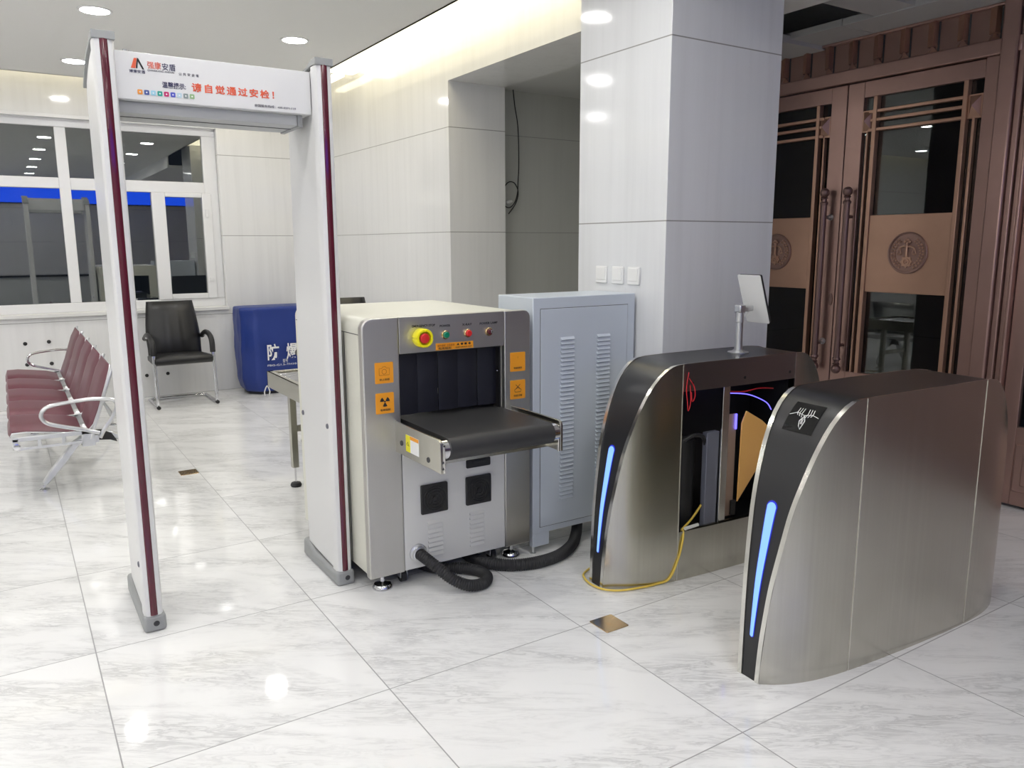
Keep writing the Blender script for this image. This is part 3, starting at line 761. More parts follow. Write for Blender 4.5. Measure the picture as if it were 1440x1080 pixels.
MB().box(1.2948, 1.2956, 2.775, 2.815, 0.638, 0.706).build('label_field', 'label_yellow', lb, smooth=False)
MB().box(1.2948, 1.2956, 2.70, 2.775, 0.692, 0.706).build('label_field', 'orange', lb, smooth=False)
MB().ribbon([(1.2944, 2.785, 0.662), (1.2944, 2.795, 0.678), (1.2944, 2.806, 0.668), (1.2944, 2.795, 0.664)], 0.004, (-1, 0, 0)).build('label_symbol', 'ink', lb, smooth=False)
bc = 2.575
pts = [(3.4, ZB), (YM, ZB), (bc + 0.02, ZB)] + [(bc - 0.043 * math.sin(R(a)), ZB - 0.043 + 0.043 * math.cos(R(a))) for a in range(0, 181, 12)] + [(YM, ZB - 0.086), (3.4, ZB - 0.086)]
belt = MB().prism(pts, 'yz', 1.352, 1.832).build('conveyor_belt', 'belt', xr)
MB().lathe((1.312, bc, ZB - 0.043), (1, 0, 0), [(0.030, 0), (0.038, 0.004), (0.038, 0.044)], 28).lathe((1.864, bc, ZB - 0.043), (-1, 0, 0), [(0.030, 0), (0.038, 0.004), (0.038, 0.036)], 28).build('roller_end', 'chrome', belt)
MB().box(1.309, 1.866, 2.62, YM + 0.02, 0.618, 0.630).build('belt_tray', 'steel', xr, smooth=False)
# chassis feet and casters
MB().box(1.20, 1.94, YM + 0.06, 3.74, 0.055, 0.085).build('chassis', 'black', xr, smooth=False)
for x, y_ in ((1.245, 2.985), (1.900, 2.985), (1.245, 3.70), (1.900, 3.70)):
    MB().lathe((x, y_, 0.0), (0, 0, 1), [(0.044, 0), (0.044, 0.008), (0.036, 0.020), (0.016, 0.027), (0.010, 0.030), (0.010, 0.075)], 20).build('levelling_foot', 'chrome', xr)
for x, y_ in ((1.345, 3.0), (1.80, 3.0)):
    cs = MB().box(x - 0.016, x + 0.016, y_ - 0.004, y_ + 0.028, 0.055, 0.060).box(x - 0.017, x - 0.013, y_ - 0.02, y_ + 0.02, 0.022, 0.058).box(x + 0.013, x + 0.017, y_ - 0.02, y_ + 0.02, 0.022, 0.058).build('caster', 'alu', xr, bevel=0.002)
    MB().cyl((x - 0.011, y_, 0.027), (x + 0.011, y_, 0.027), 0.027, 20).build('wheel', 'rubber', cs)

# corrugated hoses
def hose(name, ctrl, r, label, k=26):
    P = catmull(ctrl, k)
    # resample evenly, pitch ~4 mm
    L = [0]
    for a, b in zip(P, P[1:]): L.append(L[-1] + (b - a).length)
    n = int(L[-1] / 0.0026); out = []
    for i in range(n + 1):
        s_ = L[-1] * i / n; j = 0
        while j < len(L) - 2 and L[j + 1] < s_: j += 1
        out.append(P[j].lerp(P[j + 1], (s_ - L[j]) / max(1e-6, L[j + 1] - L[j])))
    o = MB().tube(out, r, 14, radii=[r * (1.0 if (i // 2) % 2 else 0.86) for i in range(n + 1)]).build(name, 'rubber', ang=80)
    tag(o, label, 'hose')
hose('corrugated_hose', [(1.388, 2.935, 0.147), (1.390, 2.89, 0.145), (1.42, 2.82, 0.115), (1.47, 2.765, 0.065), (1.535, 2.735, 0.032), (1.605, 2.735, 0.027), (1.650, 2.785, 0.027), (1.648, 2.86, 0.027), (1.59, 2.93, 0.027), (1.50, 3.00, 0.027), (1.42, 3.2, 0.027)], 0.0255,
     'ribbed black hose looping out of the round collar on the scanner front')
hose('corrugated_hose', [(1.72, 3.25, 0.028), (1.70, 3.0, 0.028), (1.755, 2.87, 0.028), (1.87, 2.80, 0.028), (2.02, 2.795, 0.028), (2.16, 2.86, 0.028), (2.26, 2.95, 0.035), (2.33, 3.03, 0.07), (2.34, 3.05, 0.16)], 0.028,
     'thick black hose curving on the floor from scanner to blue-grey cabinet')

# ================================================================== CONTROL CABINET
cb = empty('control_cabinet', (2.29, 3.08, 0), 'pale blue-grey louvred metal cabinet between scanner and column', 'cabinet')
x0, x1, y0, y1 = 1.990, 2.594, 2.930, 3.23
MB().box(x0, x1, y0, y1, 0.098, 1.217).build('body', 'cab_blue', cb, bevel=0.004)
for a in (x0, x1 - 0.095):
    for b in (y0, y1 - 0.03):
        MB().box(a, a + 0.095, b, b + 0.03, 0.035, 0.099).build('leg', 'cab_blue', cb, bevel=0.002)
        MB().cyl((a + 0.012, b + 0.015, 0.0), (a + 0.012, b + 0.015, 0.036), 0.006, 10).lathe((a + 0.012, b + 0.015, 0), (0, 0, 1), [(0.014, 0), (0.014, 0.004), (0.006, 0.006)], 12).build('foot', 'alu', cb)
MB().box(2.0285, 2.5475, y0 - 0.001, y0, 0.1275, 1.1665).build('door_gap', 'seam', cb, smooth=False)
dr = MB().box(2.031, 2.545, y0 - 0.004, y0, 0.130, 1.164).build('door', 'cab_blue', cb, bevel=0.0015)
for xa in (2.140, 2.355):
    m_ = MB(); n = 39
    for k in range(n):
        z = 0.248 + k * (1.036 - 0.248) / n
        m_.rings([[(xx, y0 - 0.003, z + 0.016), (xx + dx, y0 - 0.014, z + 0.003), (xx + dx, y0 - 0.0125, z + 0.001), (xx, y0 - 0.003, z + 0.004)] for xx, dx in ((xa, 0.002), (xa + 0.080, -0.002))])
    m_.build('louvers', 'cab_blue', dr, smooth=False)

# ================================================================== TURNSTILES
TL = 1.36
PZ = [0, .155, .35, .606, .75, .84, .92, .950, .962]
PX = [0, .006, .024, .070, .120, .162, .215, .262, .325]
HX = [0, .03, .06, .13, .22, .35, .5]
HW = [.046, .066, .082, .107, .126, .141, .148]
def hw(x):
    x = max(0.0, min(x, TL - x)); return 0.046 + 0.102 * (1 - math.exp(-x / 0.13))
def ztop(x):
    x = min(x, TL - x)
    return interp(x, PX, PZ)
prof = [(0, 0)]
for k in range(1, 29): z = 0.95 * k / 28; prof.append((interp(z, PZ, PX), z))
# smooth the knee
prof += [(.280, .9545), (.302, .9585), (.325, .961), (.36, .962)]
full = prof + [(.6, .962), (.8, .962), (1.0, .962)] + [(TL - x, z) for x, z in prof[::-1]]
def smoothp(P):
    P = [Vector((a, 0, b)) for a, b in P]
    for _ in range(3):
        P = [P[0]] + [(P[i - 1] + P[i] * 2 + P[i + 1]) / 4 for i in range(1, len(P) - 1)] + [P[-1]]
    return [(p.x, p.z) for p in P]
full = smoothp(full)
def nrm(i):
    a, b = full[max(0, i - 1)], full[min(len(full) - 1, i + 1)]
    t = Vector((b[0] - a[0], 0, b[1] - a[1])).normalized(); return Vector((-t.z, 0, t.x))
def turnstile(loc, rz, label, open_side, sign):
    t = empty('turnstile', loc, label, 'turnstile', rz=rz)
    TR = 0.017
    # side skins: follow the plan curve; s = side
    def zt(x):  # top height on smoothed profile
        if x <= full[0][0]: return 0.0
        for a, b in zip(full, full[1:]):
            if a[0] <= x <= b[0] and b[0] > a[0]: return lerp(a[1], b[1], (x - a[0]) / (b[0] - a[0]))
        return 0.0
    def skin(name, xa, xb, s, z0=0.0, z1=9, th=0.0, m='steel', n=14):
        rows_lo, rows_hi = [], []
        for k in range(n + 1):
            x = lerp(xa, xb, k / n)
            w_ = s * (hw(x) - th); rows_lo.append((x, w_, z0)); rows_hi.append((x, w_, min(z1, max(zt(x), 0.002))))
        mm = MB()
        mid = [[(a[0], a[1], lerp(a[2], b[2], q)) for a, b in zip(rows_lo, rows_hi)] for q in (0, 0.5, 1)]
        mm.grid(mid)
        o = mm.build(name, m, t, local=True, ang=50)
        so = o.modifiers.new('solid', 'SOLIDIFY'); so.thickness = 0.0025; so.offset = 0; so.use_rim = False
        return o
    for s in (-1, 1):
        skin('front_shell', 0.002, 0.330, s, n=24)
        skin('rear_shell', 1.010, TL - 0.002, s, n=24)
        if s == open_side:
            skin('upper_rail', 0.3325, 1.0075, s, z0=0.842, m='steel_dark')
            skin('kick_panel', 0.3325, 1.0075, s, z1=0.222)
        else:
            skin('side_panel', 0.3325, 1.0075, s)
        # thin bright joints beside the panel
        for x in (0.331, 1.009):
            MB().box(x - 0.0018, x + 0.0018, s * hw(x) - 0.003, s * hw(x) + 0.003, 0.004, 0.958).build('joint_strip', 'bright_steel', t, local=True, smooth=False)
    # black cover over front, top and rear
    cov = MB()
    rows = []
    for i, (x, z) in enumerate(full):
        k = 1 if (x < 0.30 or x > TL - 0.30) else 0
        q = interp(min(x, TL - x), [0.27, 0.36], [1, 0.12])
        w_ = hw(x) - TR * q - 0.001
        p = Vector((x, 0, z)) - nrm(i) * 0.003 * q
        rows.append([p + Vector((0, w_ * v, 0)) for v in (-1, -0.33, 0.33, 1)])
    cov.grid(rows)
    cover = cov.build('cover', 'black_satin', t, local=True, ang=60)
    # steel lips along the cover
    for s in (-1, 1):
        lip = []
        for i, (x, z) in enumerate(full):
            q = interp(min(x, TL - x), [0.27, 0.36], [1, 0.12])
            n_ = nrm(i); p = Vector((x, 0, z)); wo = hw(x) + 0.001; wi = hw(x) - TR * q
            lip.append([p + Vector((0, s * wo, 0)) - n_ * 0.004, p + Vector((0, s * wo, 0)) + n_ * 0.001, p + Vector((0, s * wi, 0)) + n_ * 0.001, p + Vector((0, s * wi, 0)) - n_ * 0.004])
        MB().rings(lip).build('edge_trim', 'bright_steel', cover, local=True, ang=30)
    # light bar
    def zx(z):
        for a, b in zip(full, full[1:]):
            if a[1] <= z <= b[1] and b[1] > a[1]: return lerp(a[0], b[0], (z - a[1]) / (b[1] - a[1]))
        return 0
    def bar(name, z0, z1, wb, wt, off, m):
        rows = []; n = 60
        for k in range(n + 1):
            q = 0.5 - 0.5 * math.cos(math.pi * k / n); z = lerp(z0, z1, q); w_ = lerp(wb, wt, q)
            # rounded ends
            db, dt = (z - z0), (z1 - z)
            if dt < wt: w_ = math.sqrt(max(0.0, wt * wt - (wt - dt) ** 2)) + 0.0004
            if db < wb: w_ = math.sqrt(max(0.0, wb * wb - (wb - db) ** 2)) + 0.0004
            dz = 0.02; tz = Vector((zx(z + dz) - zx(z - dz), 0, 2 * dz)).normalized(); n_ = Vector((-tz.z, 0, tz.x))
            rows.append([Vector((zx(z), y_, z)) + n_ * off for y_ in (-w_, -w_ * 0.3, w_ * 0.3, w_)])
        o = MB().grid(rows).build(name, m, cover, local=True)
        return o
    bar('light_bar_edge', 0.147, 0.616, 0.0088, 0.0225, -0.0010, 'led_rim')
    lbz = bar('light_bar', 0.150, 0.610, 0.0065, 0.0185, 0.0006, 'led_core')
    if sign:
        S0, S1 = 0.838, 0.925
        def sp(u, v, off=0.0):  # u along y (-1..1), v up 0..1
            z = lerp(S0, S1, v); dz = 0.01
            tz = Vector((zx(z + dz) - zx(z - dz), 0, 2 * dz)).normalized(); n_ = Vector((-tz.z, 0, tz.x))
            return Vector((zx(z), -u * 0.060, z)) + n_ * (off - 0.001)
        pn = MB().grid([[sp(u, v) for u in (-1, -0.5, 0, 0.5, 1)] for v in (0, 0.2, 0.4, 0.6, 0.8, 1.0)]).build('card_reader_window', 'black_gloss', cover, local=True)
        ic = MB()
        def line(pts, w_=0.0022):
            ic.tube([sp(u, v, 0.0006) for u, v in pts], w_ / 2, 5)
        for d in (0.0, 0.16, 0.32):
            line([(0.12 + d, 0.52 + d * 0.2), (0.20 + d, 0.66), (0.16 + d, 0.82)]); line([(-0.12 - d, 0.52 + d * 0.2), (-0.20 - d, 0.66), (-0.16 - d, 0.82)])
        line([(-0.95, 0.55), (-0.5, 0.66), (0, 0.60), (0.5, 0.66), (0.95, 0.60)])
        line([(0.05, 0.58), (0.22, 0.42), (0.14, 0.12), (-0.02, 0.22), (-0.12, 0.40), (0.05, 0.58)], 0.003)
        line([(0.05, 0.50), (0.10, 0.30)]); line([(-0.03, 0.50), (0.03, 0.30)])
        ic.build('hand_and_wave_icon', 'white', pn, local=True)
    if open_side:
        s = open_side
        # interior, its darkness put into the black of the housing walls
        MB().box(0.34, 1.0, -s * 0.118, -s * 0.112, 0.02, 0.94).box(0.334, 0.345, -0.11, 0.11, 0.02, 0.94).box(0.995, 1.005, -0.11, 0.11, 0.02, 0.94).box(0.34, 1.0, -0.115, 0.115, 0.19, 0.20).build('inner_housing', 'black', t, local=True, smooth=False)
        fr = MB().box(0.572, 0.612, s * 0.125, s * 0.135, 0.20, 0.86)
        fr.build('frame_post', 'bright_steel', t, local=True, bevel=0.002)
        MB().box(0.355, 1.0, s * 0.120, s * 0.13, 0.200, 0.222).build('frame_sill', 'steel', t, local=True)
        MB().box(0.50, 0.572, s * 0.09, s * 0.12, 0.20, 0.64).build('motor_bracket', 'steel_blue', t, local=True, bevel=0.003)
        MB().cyl((0.45, s * 0.02, 0.205), (0.45, s * 0.02, 0.60), 0.055, 20).build('motor', 'black', t, local=True)
        MB().tube(catmull([(0.36, s * 0.09, 0.60), (0.42, s * 0.11, 0.635), (0.48, s * 0.11, 0.625), (0.51, s * 0.10, 0.58)]), 0.009, 10).build('black_hose', 'rubber', t, local=True)
        wing = MB().prism([(0.728, 0.715), (0.83, 0.66), (0.93, 0.58), (0.93, 0.50), (0.80, 0.42), (0.695, 0.295), (0.702, 0.66)], 'xz', s * 0.118, s * 0.126)
        wing.build('barrier_wing', 'amber', t, local=True, bevel=0.002)
        MB().box(0.625, 0.70, s * 0.085, s * 0.092, 0.222, 0.70).build('inner_cover', 'tan_reflection', t, local=True)
        MB().box(0.672, 0.698, s * 0.10, s * 0.115, 0.23, 0.30).build('wing_clamp', 'black', t, local=True, bevel=0.003)
        MB().tube(catmull([(0.645, s * 0.10, 0.80), (0.75, s * 0.112, 0.785), (0.86, s * 0.112, 0.74), (0.90, s * 0.11, 0.70)]), 0.0022, 8).build('violet_led_strip', 'violet_led', t, local=True)
        MB().box(0.688, 0.697, s * 0.095, s * 0.10, 0.63, 0.70).build('violet_led_strip', 'violet_led', t, local=True)
        MB().tube(catmull([(0.60, s * 0.115, 0.815), (0.70, s * 0.125, 0.806), (0.80, s * 0.125, 0.812), (0.9, s * 0.115, 0.80)]), 0.003, 8).build('red_wire', 'red_wire', t, local=True)
        MB().tube(catmull([(0.352, s * 0.150, 0.925), (0.340, s * 0.152, 0.86), (0.348, s * 0.152, 0.80), (0.356, s * 0.150, 0.76), (0.366, s * 0.152, 0.80), (0.36, s * 0.152, 0.87)]), 0.002, 8).build('red_wire', 'red_wire', t, local=True)
        MB().tube(catmull([(0.352, s * 0.154, 0.90), (0.38, s * 0.156, 0.86), (0.385, s * 0.156, 0.82), (0.372, s * 0.155, 0.80), (0.365, s * 0.155, 0.84)]), 0.0022, 8).build('red_wire', 'red_wire', t, local=True)
        MB().cyl((0.372, s * 0.14, 0.232), (0.455, s * 0.13, 0.232), 0.008, 12).build('cable_plug', 'white_plastic', t, local=True)
        for x in (0.38, 0.68, 0.97):
            MB().lathe((x, s * hw(x), 0.875), (0, s, 0), [(0.007, 0), (0.007, 0.003), (0, 0.004)], 12).build('rail_bolt', 'ink', t, local=True)
        MB().tube(catmull([(0.36, s * 0.13, 0.225), (0.44, s * 0.11, 0.26), (0.52, s * 0.09, 0.32), (0.56, s * 0.06, 0.36)]), 0.005, 8).build('yellow_lead', 'yellow_wire', t, local=True)
    return t
RZ = R(-2.8)
turnstile((1.998, 1.640, 0), RZ, 'nearest brushed steel turnstile with closed side panel and hand-icon reader window', 0, True)
turnstile((2.028, 2.500, 0), RZ, 'steel turnstile in front of the column with its side panel off, wiring exposed', -1, False)

# yellow cable along the foot of the far turnstile
o = MB().tube(catmull([(2.385, 2.346, 0.225), (2.375, 2.335, 0.19), (2.352, 2.338, 0.10), (2.31, 2.344, 0.02), (2.25, 2.353, 0.008), (2.16, 2.364, 0.008), (2.07, 2.390, 0.008), (2.02, 2.435, 0.008), (2.006, 2.50, 0.008), (2.02, 2.565, 0.008), (2.06, 2.62, 0.008), (2.2, 2.68, 0.008)]), 0.0045, 10).build('cable', 'yellow_wire')
tag(o, 'yellow cable draped from the open turnstile down around its foot', 'cable')

# face terminal standing on the far turnstile
ft = empty('face_recognition_terminal', (2.80, 2.45, 0.963), 'tilted slim tablet terminal on a silver post atop the open turnstile', 'terminal')
MB().lathe((2.80, 2.45, 0.9625), (0, 0, 1), [(0.048, 0), (0.048, 0.004), (0.030, 0.008), (0.019, 0.016), (0.0165, 0.05), (0.0165, 0.14), (0.020, 0.142), (0.020, 0.185), (0.014, 0.19)], 28).build('post', 'alu', ft)
MB().box(2.795, 2.875, 2.435, 2.465, 1.150, 1.176).box(2.78, 2.82, 2.43, 2.47, 1.145, 1.182).build('bracket', 'alu', ft, bevel=0.006)
tab = MB().prism(rrect(-0.066, 0.066, -0.118, 0.118, 0.008), 'yz', -0.008, -0.004)
tm = Matrix.Translation((2.892, 2.45, 1.205)) @ Matrix.Rotation(R(-20), 4, 'Y')
bmesh.ops.transform(tab.bm, matrix=tm, verts=tab.bm.verts)
tb = tab.build('tablet', 'white_plastic', ft, bevel=0.002)
sc_ = MB().prism(rrect(-0.064, 0.064, -0.116, 0.116, 0.007), 'yz', -0.0045, 0.009); bmesh.ops.transform(sc_.bm, matrix=tm, verts=sc_.bm.verts)
sc_.build('screen', 'black', tb, bevel=0.001)
MB().tube(catmull([(2.87, 2.46, 1.15), (2.85, 2.48, 1.10), (2.83, 2.475, 1.02), (2.82, 2.47, 0.968)]), 0.003, 8).build('cable', 'white_plastic', ft)

# brass floor socket lids
bt = MB().prism(rrect(-0.055, 0.055, -0.055, 0.055, 0.006, 4), 'xy', 0, 0.004)
b1 = bt.build('floor_socket_lid', 'brass', None, bevel=0.0015)
b1.location = (1.850, 2.196, 0)
tag(b1, 'square brass floor socket lid in front of the open turnstile', 'floor socket', 'brass floor socket lids')
MB().prism([(0.012 * math.cos(R(a)), 0.012 * math.sin(R(a))) for a in range(0, 360, 30)], 'xy', 0.0038, 0.0052).build('latch', 'brass', b1, local=True)
b2 = copy_tree(b1); b2.location = (0.888, 5.295, 0); b2['label'] = 'brass floor socket lid seen through the metal detector, near the bench'

# ================================================================== WAITING BENCH
bn = empty('waiting_bench', (0.25, 6.3, 0), 'row of burgundy padded airport seats on a silver beam below the window', 'bench')
BY0, PW, NS = 5.10, 0.525, 5
def sprof(k):  # seat shell side profile (x,z) from front lip to back top
    return [(-0.055, 0.398), (-0.045, 0.418), (0.02, 0.418), (0.12, 0.405), (0.22, 0.390), (0.295, 0.382), (0.335, 0.392), (0.362, 0.425), (0.392, 0.50), (0.425, 0.60), (0.455, 0.69), (0.478, 0.765)]
for k in range(NS):
    y0, y1 = BY0 + k * PW + 0.006, BY0 + (k + 1) * PW - 0.006
    P = sprof(0)
    shell_ = MB()
    rows = [[(x, y_, z) for y_ in (y0, y1)] for x, z in P]
    shell_.grid(rows)
    so = shell_.build('seat_shell', 'alu', bn, ang=60)
    md = so.modifiers.new('solid', 'SOLIDIFY'); md.thickness = 0.006
    def pad(name, a, b, th):
        seg = P[a:b]; m_ = MB(); rings = []
        for j in range(9):
            y_ = lerp(y0 + 0.012, y1 - 0.012, j / 8); e = 1 - abs(j / 4 - 1) ** 6 * 0.7
            top, bot = [], []
            for i, (x, z) in enumerate(seg):
                i0, i1 = max(0, i - 1), min(len(seg) - 1, i + 1)
                tv = Vector((seg[i1][0] - seg[i0][0], seg[i1][1] - seg[i0][1])).normalized(); nv = Vector((-tv.y, tv.x))
                q = 1.0 if 0 < i < len(seg) - 1 else 0.45
                top.append((x + nv.x * th * e * q, y_, z + nv.y * th * e * q)); bot.append((x + nv.x * 0.004, y_, z + nv.y * 0.004))
            rings.append(top + bot[::-1])
        m_.rings(rings).build(name, 'burgundy', bn, bevel=0.004, ang=70)
    pad('seat_pad', 0, 6, 0.034)
    pad('back_pad', 6, 12, 0.030)
YE = BY0 + NS * PW
MB().tube([(0.36, BY0 + 0.02, 0.335), (0.36, YE - 0.02, 0.335)], 0.03, 4).build('beam', 'alu', bn)
MB().box(0.328, 0.352, BY0 + 0.01, YE - 0.01, 0.375, 0.392).build('back_rail', 'alu', bn)
# support frames with slots at each seat joint
for y_ in [BY0 + 0.004] + [BY0 + PW * k for k in range(1, NS)] + [YE - 0.004]:
    m_ = MB()
    m_.box(-0.05, 0.34, y_ - 0.008, y_ + 0.008, 0.372, 0.398).box(-0.035, 0.30, y_ - 0.008, y_ + 0.008, 0.322, 0.338).box(-0.05, -0.02, y_ - 0.008, y_ + 0.008, 0.33, 0.39).box(0.07, 0.09, y_ - 0.008, y_ + 0.008, 0.33, 0.38).box(0.19, 0.21, y_ - 0.008, y_ + 0.008, 0.33, 0.38).box(0.29, 0.36, y_ - 0.008, y_ + 0.008, 0.30, 0.40)
    m_.tube([(0.335, y_, 0.34), (0.37, y_, 0.43), (0.43, y_, 0.60), (0.492, y_, 0.775)], 0.010, 8)
    m_.build('seat_bracket', 'alu', bn, bevel=0.003)
    MB().lathe((-0.03, y_ - 0.008, 0.345), (0, -1, 0), [(0.018, 0), (0.018, 0.006), (0.010, 0.008), (0, 0.008)], 16).build('bracket_bolt', 'chrome', bn)
for y_ in (BY0 - 0.01, YE + 0.01):
    loop = catmull([(0.385, y_, 0.375), (0.30, y_, 0.405), (0.20, y_, 0.435), (0.125, y_, 0.465), (0.100, y_, 0.51), (0.135, y_, 0.555), (0.24, y_, 0.572), (0.36, y_, 0.578), (0.46, y_, 0.565), (0.488, y_, 0.53), (0.46, y_, 0.46), (0.41, y_, 0.39), (0.385, y_, 0.345)], 6)
    MB().tube(loop, 0.0115, 10).build('armrest', 'alu' if y_ < 6 else 'chrome', bn)
for y_ in (5.38, 7.10):
    hub = MB().prism([(0.30, 0.25), (0.335, 0.315), (0.38, 0.33), (0.43, 0.33), (0.47, 0.31), (0.50, 0.25), (0.46, 0.268), (0.40, 0.275), (0.35, 0.268)], 'xz', y_ - 0.035, y_ + 0.035).build('leg_hub', 'black', bn, bevel=0.006)
    for pts in ([(0.45, 0.318), (0.36, 0.305), (0.29, 0.255), (0.205, 0.150), (0.135, 0.070), (0.094, 0.030), (0.080, 0.036), (0.078, 0.052), (0.125, 0.120), (0.195, 0.205), (0.255, 0.275), (0.31, 0.31), (0.36, 0.328)],
                [(0.38, 0.318), (0.44, 0.305), (0.50, 0.265), (0.58, 0.185), (0.61, 0.100), (0.63, 0.045), (0.645, 0.042), (0.648, 0.058), (0.64, 0.120), (0.59, 0.21), (0.53, 0.282), (0.46, 0.325)]):
        MB().prism(pts, 'xz', y_ - 0.028, y_ + 0.028).build('leg', 'alu', bn, bevel=0.008, seg=3)
    for x in (0.084, 0.638):
        MB().lathe((x, y_, 0.0), (0, 0, 1), [(0.030, 0), (0.030, 0.008), (0.018, 0.014), (0.008, 0.018), (0.008, 0.045)], 18).build('foot', 'chrome', bn)

# ================================================================== CANTILEVER OFFICE CHAIRS
def chair(loc, rz, label, scale=1.0):
    t = empty('visitor_chair', loc, label, 'chair', 'black padded visitor chairs', rz=rz); t.scale = (scale,) * 3
    # front = -y ; seat width .52
    W = 0.255
    for s in (-1, 1):
        path = catmull([(s * W, 0.10, 0.62), (s * W, -0.02, 0.635), (s * W, -0.15, 0.60), (s * W, -0.20, 0.50), (s * W, -0.225, 0.25), (s * W, -0.24, 0.05), (s * W, -0.215, 0.018)], 6) + [Vector((s * W, -0.10, 0.0155)), Vector((s * W, 0.22, 0.0155))]
        MB().tube(path, 0.0145, 12).build('leg_frame', 'chrome', t, local=True)
        arm = catmull([(s * W, 0.20, 0.60), (s * W, 0.05, 0.645), (s * W, -0.10, 0.635), (s * W, -0.185, 0.585), (s * W, -0.20, 0.48)], 6)
        MB().tube(arm, 0.024, 12).build('armrest', 'black', t, local=True)
        MB().tube([(s * W, -0.262, 0.0155), (s * W, -0.235, 0.0155)], 0.017, 12).build('end_cap', 'black', t, local=True)
    MB().tube([(-W, -0.235, 0.0155), (-W, 0.0, 0.0155), (-W, 0.20, 0.0155), (-W + 0.04, 0.245, 0.0155), (0, 0.25, 0.0155), (W - 0.04, 0.245, 0.0155), (W, 0.20, 0.0155), (W, 0.0, 0.0155), (W, -0.235, 0.0155)], 0.0145, 12).build('base_rail', 'chrome', t, local=True)
    # seat cushion
    def cushion(rows, name, bev=0.0):
        MB().rings(rows).build(name, 'leather', t, local=True, ang=70)
    rows = []
    for j in range(13):
        u = j / 12; x = lerp(-0.245, 0.245, u); e = 1 - abs(2 * u - 1) ** 5
        rows.append([(x, -0.25 + 0.02 * (1 - e), 0.405), (x, -0.265 + 0.03 * (1 - e), 0.425), (x, -0.24, 0.445 + 0.022 * e), (x, -0.15, 0.458 + 0.025 * e), (x, 0.0, 0.450 + 0.022 * e), (x, 0.16, 0.440 + 0.02 * e), (x, 0.20, 0.43), (x, 0.20, 0.395), (x, 0.0, 0.385), (x, -0.18, 0.385)])
    cushion(rows, 'seat')
    rows = []
    for j in range(17):
        u = j / 16; a = 2 * u - 1; e = 1 - abs(a) ** 5
        xw = 0.235; row = []
        prof_ = [(0.15, 0.42), (0.155, 0.50), (0.175, 0.60), (0.205, 0.72), (0.235, 0.84), (0.255, 0.935)]
        front, back = [], []
        for i, (y_, z) in enumerate(prof_):
            w_ = xw * (1.0, 1.0, 1.02, 0.98, 0.92, 0.86)[i]
            bulge = 0.030 * e + 0.012 * math.sin(a * math.pi * 3) ** 2 * (1 if 0 < i < 4 else 0.3)
            q = 0.4 if i in (0, 5) else 1
            front.append((a * w_, y_ - bulge * q - 0.012 + 0.035 * a * a, z)); back.append((a * w_, y_ + 0.030 + 0.030 * a * a, z))
        rows.append(front + back[::-1])
    cushion(rows, 'backrest')
    m_ = MB()
    m_.tube([(a * 0.115, 0.168 - 0.012 + 0.035 * a * a, 0.665) for a in (-1, -0.5, 0, 0.5, 1)], 0.008, 8)
    m_.tube([(-0.105, 0.120, 0.50), (-0.115, 0.150, 0.655)], 0.004, 6).tube([(0.105, 0.120, 0.50), (0.115, 0.150, 0.655)], 0.004, 6)
    for s in (-1, 1):
        m_.tube([(s * 0.035, 0.128, 0.50), (s * 0.04, 0.145, 0.62)], 0.003, 6).tube([(s * 0.03, 0.165, 0.70), (s * 0.06, 0.205, 0.86)], 0.003, 6).tube([(s * 0.07, 0.165, 0.70), (s * 0.10, 0.210, 0.84)], 0.003, 6)
    m_.build('lumbar_stitching', 'black', t, local=True)
    return t
chair((1.31, 7.80, 0), R(1), 'black padded visitor chair with chrome sled base under the window')
chair((2.01, 5.35, 0), R(-8), 'second black chair mostly hidden behind the gate post and the scanner', 1.14)

# ================================================================== BLAST BIN UNDER BLUE COVER
bi = empty('blast_containment_bin', (2.25, 7.92, 0), 'hip-high bin under a creased blue vinyl cover in the far corner', 'bin')
foot = [(1.885, 8.15), (1.875, 7.86), (1.985, 7.735), (2.50, 7.705), (2.62, 7.83), (2.62, 8.15)]
def bin_ring(z, s_, jit):
    out = []; cx, cy = 2.25, 7.93
    for i in range(len(foot)):
        a, b = foot[i], foot[(i + 1) % len(foot)]
        for k in range(10):
            x, y_ = lerp(a[0], b[0], k / 10), lerp(a[1], b[1], k / 10)
            x = cx + (x - cx) * s_; y_ = cy + (y_ - cy) * s_
            d = noise.noise(Vector((x * 6, y_ * 6, z * 3.5))) * jit + noise.noise(Vector((x * 17, y_ * 17, z * 8))) * jit * 0.4
            v = Vector((x - cx, y_ - cy)).normalized()
            out.append((x + v.x * d, y_ + v.y * d, z))
    return out
m_ = MB(); R_ = []
for z, s_, jt in [(0.03, 0.86, 0.004), (0.05, 0.90, 0.006), (0.12, 0.955, 0.012)] + [(0.12 + 0.03 * k, 0.975 - 0.0012 * k + 0.002 * (k % 3), 0.016) for k in range(1, 23)] + [(0.82, 0.955, 0.010), (0.845, 0.955, 0.006), (0.855, 0.93, 0.004), (0.862, 0.7, 0.008), (0.865, 0.3, 0.006)]:
    R_.append(bin_ring(z, s_, jt))
m_.rings(R_).build('cover', 'bin_blue', bi, ang=60)
m_ = MB().rings([bin_ring(z, s_, 0) for z, s_ in ((0.0, 0.80), (0.04, 0.84))]).build('base', 'bin_dark', bi)
text('cover_lettering', '防', 0.165, (2.085, 7.690, 0.362), 'white', bi, bold=0.003, width=0.115)
text('cover_lettering', '爆', 0.165, (2.275, 7.682, 0.362), 'white', bi, bold=0.003, width=0.115)
text('cover_lettering', '罐', 0.165, (2.440, 7.672, 0.362), 'white', bi, bold=0.003, width=0.115)
text('cover_lettering', '型号', 0.038, (2.235, 7.680, 0.318), 'white', bi, width=0.05)
text('cover_lettering', 'FBG-G1.5-TH101', 0.026, (2.085, 7.690, 0.285), 'white', bi, width=0.30)
